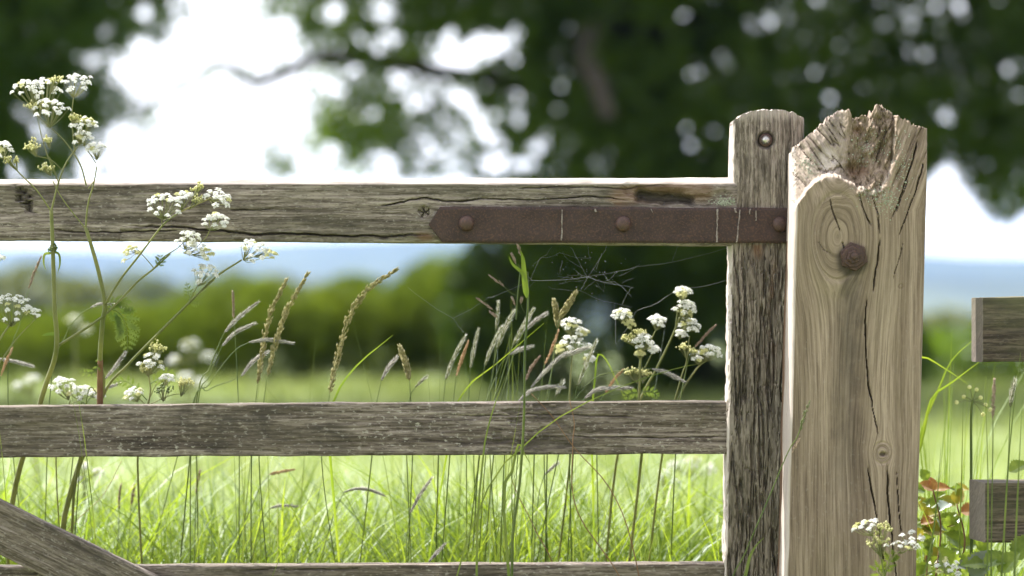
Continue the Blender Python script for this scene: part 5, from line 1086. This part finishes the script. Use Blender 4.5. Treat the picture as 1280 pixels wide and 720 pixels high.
# small plant in front of the pale post
q = root([(1112, 800), (1106, 740), (1104, 712)], 4.26); t = parsley('small white umbels at the foot of the pale post, in front of it', q[0])
stem_obj(q + P3([(1098, 690), (1090, 668)], 4.26), .0016, .001, t, 'stalk'); st(t, [(1105, 718), (1114, 700), (1126, 688)], 4.26, .0012, .0008); st(t, [(1104, 712), (1102, 694), (1100, 680)], 4.26, .001, .0006); st(t, [(1112, 740), (1150, 720), (1190, 706)], 4.26, .0012, .0008)
umbel(t, (1080, 655), 38, (1090, 670), 4.26, 'petal', 101, tilt=(-.25, -.2, 1), flat=.12, dens=.8); umbel(t, (1124, 680), 34, (1126, 692), 4.26, 'petal', 102, tilt=(0, -.15, 1), dens=.55, flat=.2); umbel(t, (1143, 672), 34, (1136, 688), 4.25, 'petal', 103, dens=.55, flat=.2); umbel(t, (1186, 706), 40, (1180, 716), 4.26, 'petal', 104, dens=.55, flat=.2)
budhead(t, (1100, 682), 34, (1101, 696), 4.26, 101); budhead(t, (1103, 660), 20, (1102, 678), 4.26, 102); pinnate(t, [(1106, 720), (1112, 700), (1120, 690)], 4.27, 20, 6, 9, 'brleaf'); pinnate(t, [(1106, 724), (1098, 712), (1112, 706)], 4.27, 20, 6, 10, 'brleaf')
# bare umbel skeleton between post and fence rails
q = root([(1213, 720), (1214, 600), (1214, 520)], 4.42); t = parsley('faded umbel with spread beaded rays, between the pale post and the fence', q[0])
stem_obj(q + P3([(1216, 500)], 4.42), .0026, .0018, t, 'gstem')
mb = MB()
for k, (x, y) in enumerate(((1212, 484), (1221, 487), (1205, 496), (1196, 503), (1232, 506), (1229, 518), (1238, 512), (1226, 497))):
    e = W(x, y, 4.42+.01*(k % 3-1)); mb.tube(spl([W(1216, 502, 4.42), (W(1216, 502, 4.42)+e)/2+np.array([0, 0, .002]), e], 8), .0006, .0005, 4, m=1); dome(mb, e+np.array([0, .002, 0]), .0034, .003, 0, 8, 4, seed=k)
mb.build('umbel', [M['cream'], M['stalk']], t)

# white umbels further out in the meadow
GF = 'white umbels out of focus in the meadow'
for k, (lab, x, y, Y, hs) in enumerate((
  ('blurred white umbels in front of the far bushes, left of the thin upright spike', 238, 432, 7.6, ((0, 0, 44), (22, 14, 30), (-20, 18, 26))), ('blurred pale umbels low over the field edge, right of the cream clump', 232, 472, 7.2, ((0, 0, 36), (18, 6, 26))),
  ('blurred white umbel in the field under the middle rail, by the stile', 866, 578, 5.9, ((0, 0, 40), (22, 8, 28), (-24, 4, 26))), ('blurred white umbels under the middle rail at the left, by the brace', 104, 584, 5.3, ((0, 0, 26), (18, 6, 20), (-6, 16, 16))),
  ('blurred small white umbel under the middle rail left of the stile', 830, 592, 5.6, ((0, 0, 22), (14, 10, 16))), ('blurred pale umbels left of the second tall flower stem', 92, 400, 8.2, ((0, 0, 30), (16, 12, 24))), ('blurred white umbels at the left edge over the field', 40, 474, 7.0, ((0, 0, 30), (-18, 8, 22))))):
    q = root([(x+6, y+120), (x+2, y+40), (x, y+12)], Y); t = parsley(lab, q[0], GF); stem_obj(q, .004, .002, t, 'stalk')
    for j, (dx, dy, w_) in enumerate(hs): umbel(t, (x+dx, y+dy), w_*Y/4.5*.62, (x, y+20), Y, 'petal', 200+k*5+j)

# ---------------------------------------------------------------- bramble beside the post
def leaf_mesh(parent, c, length, width, dirn, face, material, seed=0, teeth=9, droop=.25):
    r = np.random.default_rng(seed+5000); d = np.array(dirn, float); d /= np.linalg.norm(d); nn = np.array(face, float); nn -= d*(nn@d); nn /= np.linalg.norm(nn); s = np.cross(nn, d); rows = 17; V = []; c = np.asarray(c)
    for i in range(rows):
        t = i/(rows-1); hw = width*.5*math.sin(math.pi*min(1, t**.75*.97+.02))**.85; hw *= (1+.10*((i % 2)*2-1)) if 0 < i < rows-1 else 1; mid = c+d*length*t-nn*droop*length*t*t
        for k in (-1, -.5, 0, .5, 1): V.append(mid+s*hw*k+nn*(abs(k)**1.3*hw*.38 - (.0006 if k == 0 else 0) + .02*length*math.sin(t*16+abs(k)*2)*abs(k)) + d*abs(k)*hw*.15)
    i, j = np.meshgrid(np.arange(rows-1), np.arange(4), indexing='ij'); mb = MB(); mb.add(V, np.stack([i*5+j, i*5+j+1, (i+1)*5+j+1, (i+1)*5+j], -1).reshape(-1, 4)); return mb.build('leaf', M[material], parent)
t = thing('bramble', 'low bramble with red, yellow and green leaves between post and fence', 'bramble', (0.70, 4.55, 0))
for pts in ([(1160, 860), (1168, 740), (1176, 660), (1166, 612)], [(1170, 860), (1190, 740), (1206, 680), (1196, 630)], [(1180, 860), (1215, 760), (1238, 700)], [(1165, 860), (1160, 760), (1158, 690)]):
    stem_obj(root(pts, 4.52), .0022, .0012, t, 'drystem')
for k, (x, y, L_, w_, dx, dz, mt_, Yl) in enumerate((
  (1166, 612, 24, 19, -.6, .35, 'redleaf', 4.50), (1168, 612, 24, 18, .9, .25, 'redleaf', 4.50), (1166, 614, 22, 17, -.1, 1, 'redleaf', 4.51), (1176, 640, 30, 24, -.8, -.1, 'yelleaf', 4.52), (1196, 630, 26, 22, .2, 1, 'yelleaf', 4.50), (1194, 632, 28, 20, -.8, .5, 'yelleaf', 4.51),
  (1200, 640, 30, 26, .8, .1, 'redleaf', 4.54), (1176, 662, 34, 28, .3, .5, 'brleaf', 4.48), (1178, 664, 34, 26, -.9, .15, 'yelleaf', 4.5), (1160, 680, 32, 26, -.3, .8, 'brleaf', 4.50), (1204, 684, 40, 30, .8, .3, 'brleaf', 4.46), (1204, 684, 36, 30, -.6, .6, 'brleaf', 4.46), (1206, 690, 40, 30, .2, -.7, 'brleaf', 4.44),
  (1172, 700, 44, 30, .9, -.1, 'dullleaf', 4.40), (1160, 704, 40, 30, -.4, -.6, 'brleaf', 4.46), (1230, 706, 42, 32, .7, .3, 'brleaf', 4.28), (1236, 704, 40, 30, -.9, .1, 'brleaf', 4.30), (1250, 716, 40, 30, .5, .7, 'brleaf', 4.27), (1190, 716, 44, 34, -.2, .5, 'brleaf', 4.38), (1216, 722, 46, 34, .2, .4, 'dullleaf', 4.30),
  (1158, 640, 26, 20, -.3, .9, 'yelleaf', 4.56), (1186, 655, 28, 22, .5, -.5, 'brleaf', 4.55), (1160, 600, 20, 16, -.5, .8, 'brleaf', 4.58), (1270, 700, 44, 32, .3, .6, 'brleaf', 4.32), (1180, 690, 36, 28, -.7, -.3, 'yelleaf', 4.47), (1226, 690, 36, 26, .3, .8, 'brleaf', 4.50), (1262, 590, 30, 22, .6, .4, 'brleaf', 4.30))):
    r = random.Random(k); leaf_mesh(t, W(x, y, Yl+.07 if x < 1212 else Yl), L_*PX*.82, w_*PX*.88, (dx, -.25+.3*r.random(), dz), (.2*r.uniform(-1, 1)-.15, -.75, .65+.3*r.random()), mt_, k)

rb_ = random.Random(31)
for k in range(34):
    x, y = rb_.uniform(1150, 1212), rb_.uniform(612, 716); s_ = rb_.uniform(13, 24)
    leaf_mesh(t, W(x, y, rb_.uniform(4.50, 4.62)), s_*PX, s_*PX*.8, (rb_.uniform(-1, 1), -.2, rb_.uniform(-.2, 1)), (.2*rb_.uniform(-1, 1)-.15, -.7, .75), rb_.choice(['brleaf', 'brleaf', 'fern', 'yelleaf', 'fern', 'redleaf' if y < 660 else 'brleaf']), 100+k)

# ---------------------------------------------------------------- cobweb under the strap
mb = MB(); rw = random.Random(3); Yw = 4.53
def thread(a, b, sag=2.0, r=.00022, n=7):
    q = [W(a[0]+(b[0]-a[0])*u_+rw.gauss(0, .5), a[1]+(b[1]-a[1])*u_+sag*math.sin(math.pi*u_)+rw.gauss(0, .4), Yw+(a[2] if len(a) > 2 else 0)*(1-u_)+.012*math.sin(3*u_+a[0])) for u_ in np.linspace(0, 1, n)]
    mb.tube(q, r*.45, k=4, cap=False)
for a, b, s_, r_2 in (((664, 350), (735, 346), 2, .0005), ((735, 346), (792, 335), 1, .0004), ((792, 335), (908, 310), 3, .00022), ((735, 346), (792, 360), 2, .0003), ((733, 347), (712, 308), -2, .0003), ((735, 346), (760, 306), 1, .0003), ((735, 346), (726, 362), 0, .0004), ((735, 346), (768, 352), 3, .0003), ((768, 352), (790, 372), -2, .0003),
                      ((790, 360), (778, 380), -2, .0003), ((664, 350), (676, 322), -3, .0003), ((676, 322), (700, 316), 2, .0002), ((700, 316), (740, 322), 3, .0002), ((664, 350), (650, 338), 0, .0002), ((700, 340), (702, 326), 1, .0004), ((752, 340), (770, 356), 2, .0003), ((756, 352), (772, 340), 1, .0003), ((908, 350), (848, 360), 3, .0003), ((848, 360), (796, 388), 4, .0003),
                      ((735, 348), (720, 338), 1, .0003), ((664, 350), (612, 372), 1, .0002), ((612, 372), (566, 398), 1, .0002), ((566, 398), (510, 360), 2, .00018), ((566, 398), (580, 416), 0, .00018), ((768, 380), (770, 430), 0, .0002), ((796, 388), (770, 430), 2, .0002), ((735, 306), (738, 326), 1, .0002), ((690, 308), (668, 330), 2, .0002), ((720, 362), (790, 384), 3, .0002), ((745, 336), (752, 316), 1, .0003), ((775, 345), (800, 330), 1, .0002), ((840, 325), (848, 308), 0, .0002), ((660, 362), (668, 352), 0, .0002)):
    thread(a, b, s_, r_2)
for i in range(12):
    a = rw.uniform(0, 6.28); l = rw.uniform(6, 34); c = (735+rw.gauss(0, 22), 343+rw.gauss(0, 11)); thread(c, (c[0]+l*math.cos(a), c[1]+l*.6*math.sin(a)), rw.uniform(-2, 3), .00018, 5)
for i in range(40):
    p = W(735+rw.gauss(0, 32), 342+rw.gauss(0, 13), Yw); s = rw.uniform(.0004, .0010); mb.add([p+np.array(v)*s for v in ((1, 0, 0), (-1, 0, 0), (0, 1, 0), (0, -1, 0), (0, 0, 1), (0, 0, -1))], [[0, 2, 4], [2, 1, 4], [1, 3, 4], [3, 0, 4], [2, 0, 5], [1, 2, 5], [3, 1, 5], [0, 3, 5]])
tag(mb.build('cobweb', M['silk']), 'ragged cobweb with stray threads hanging under the rusty strap', 'cobweb')
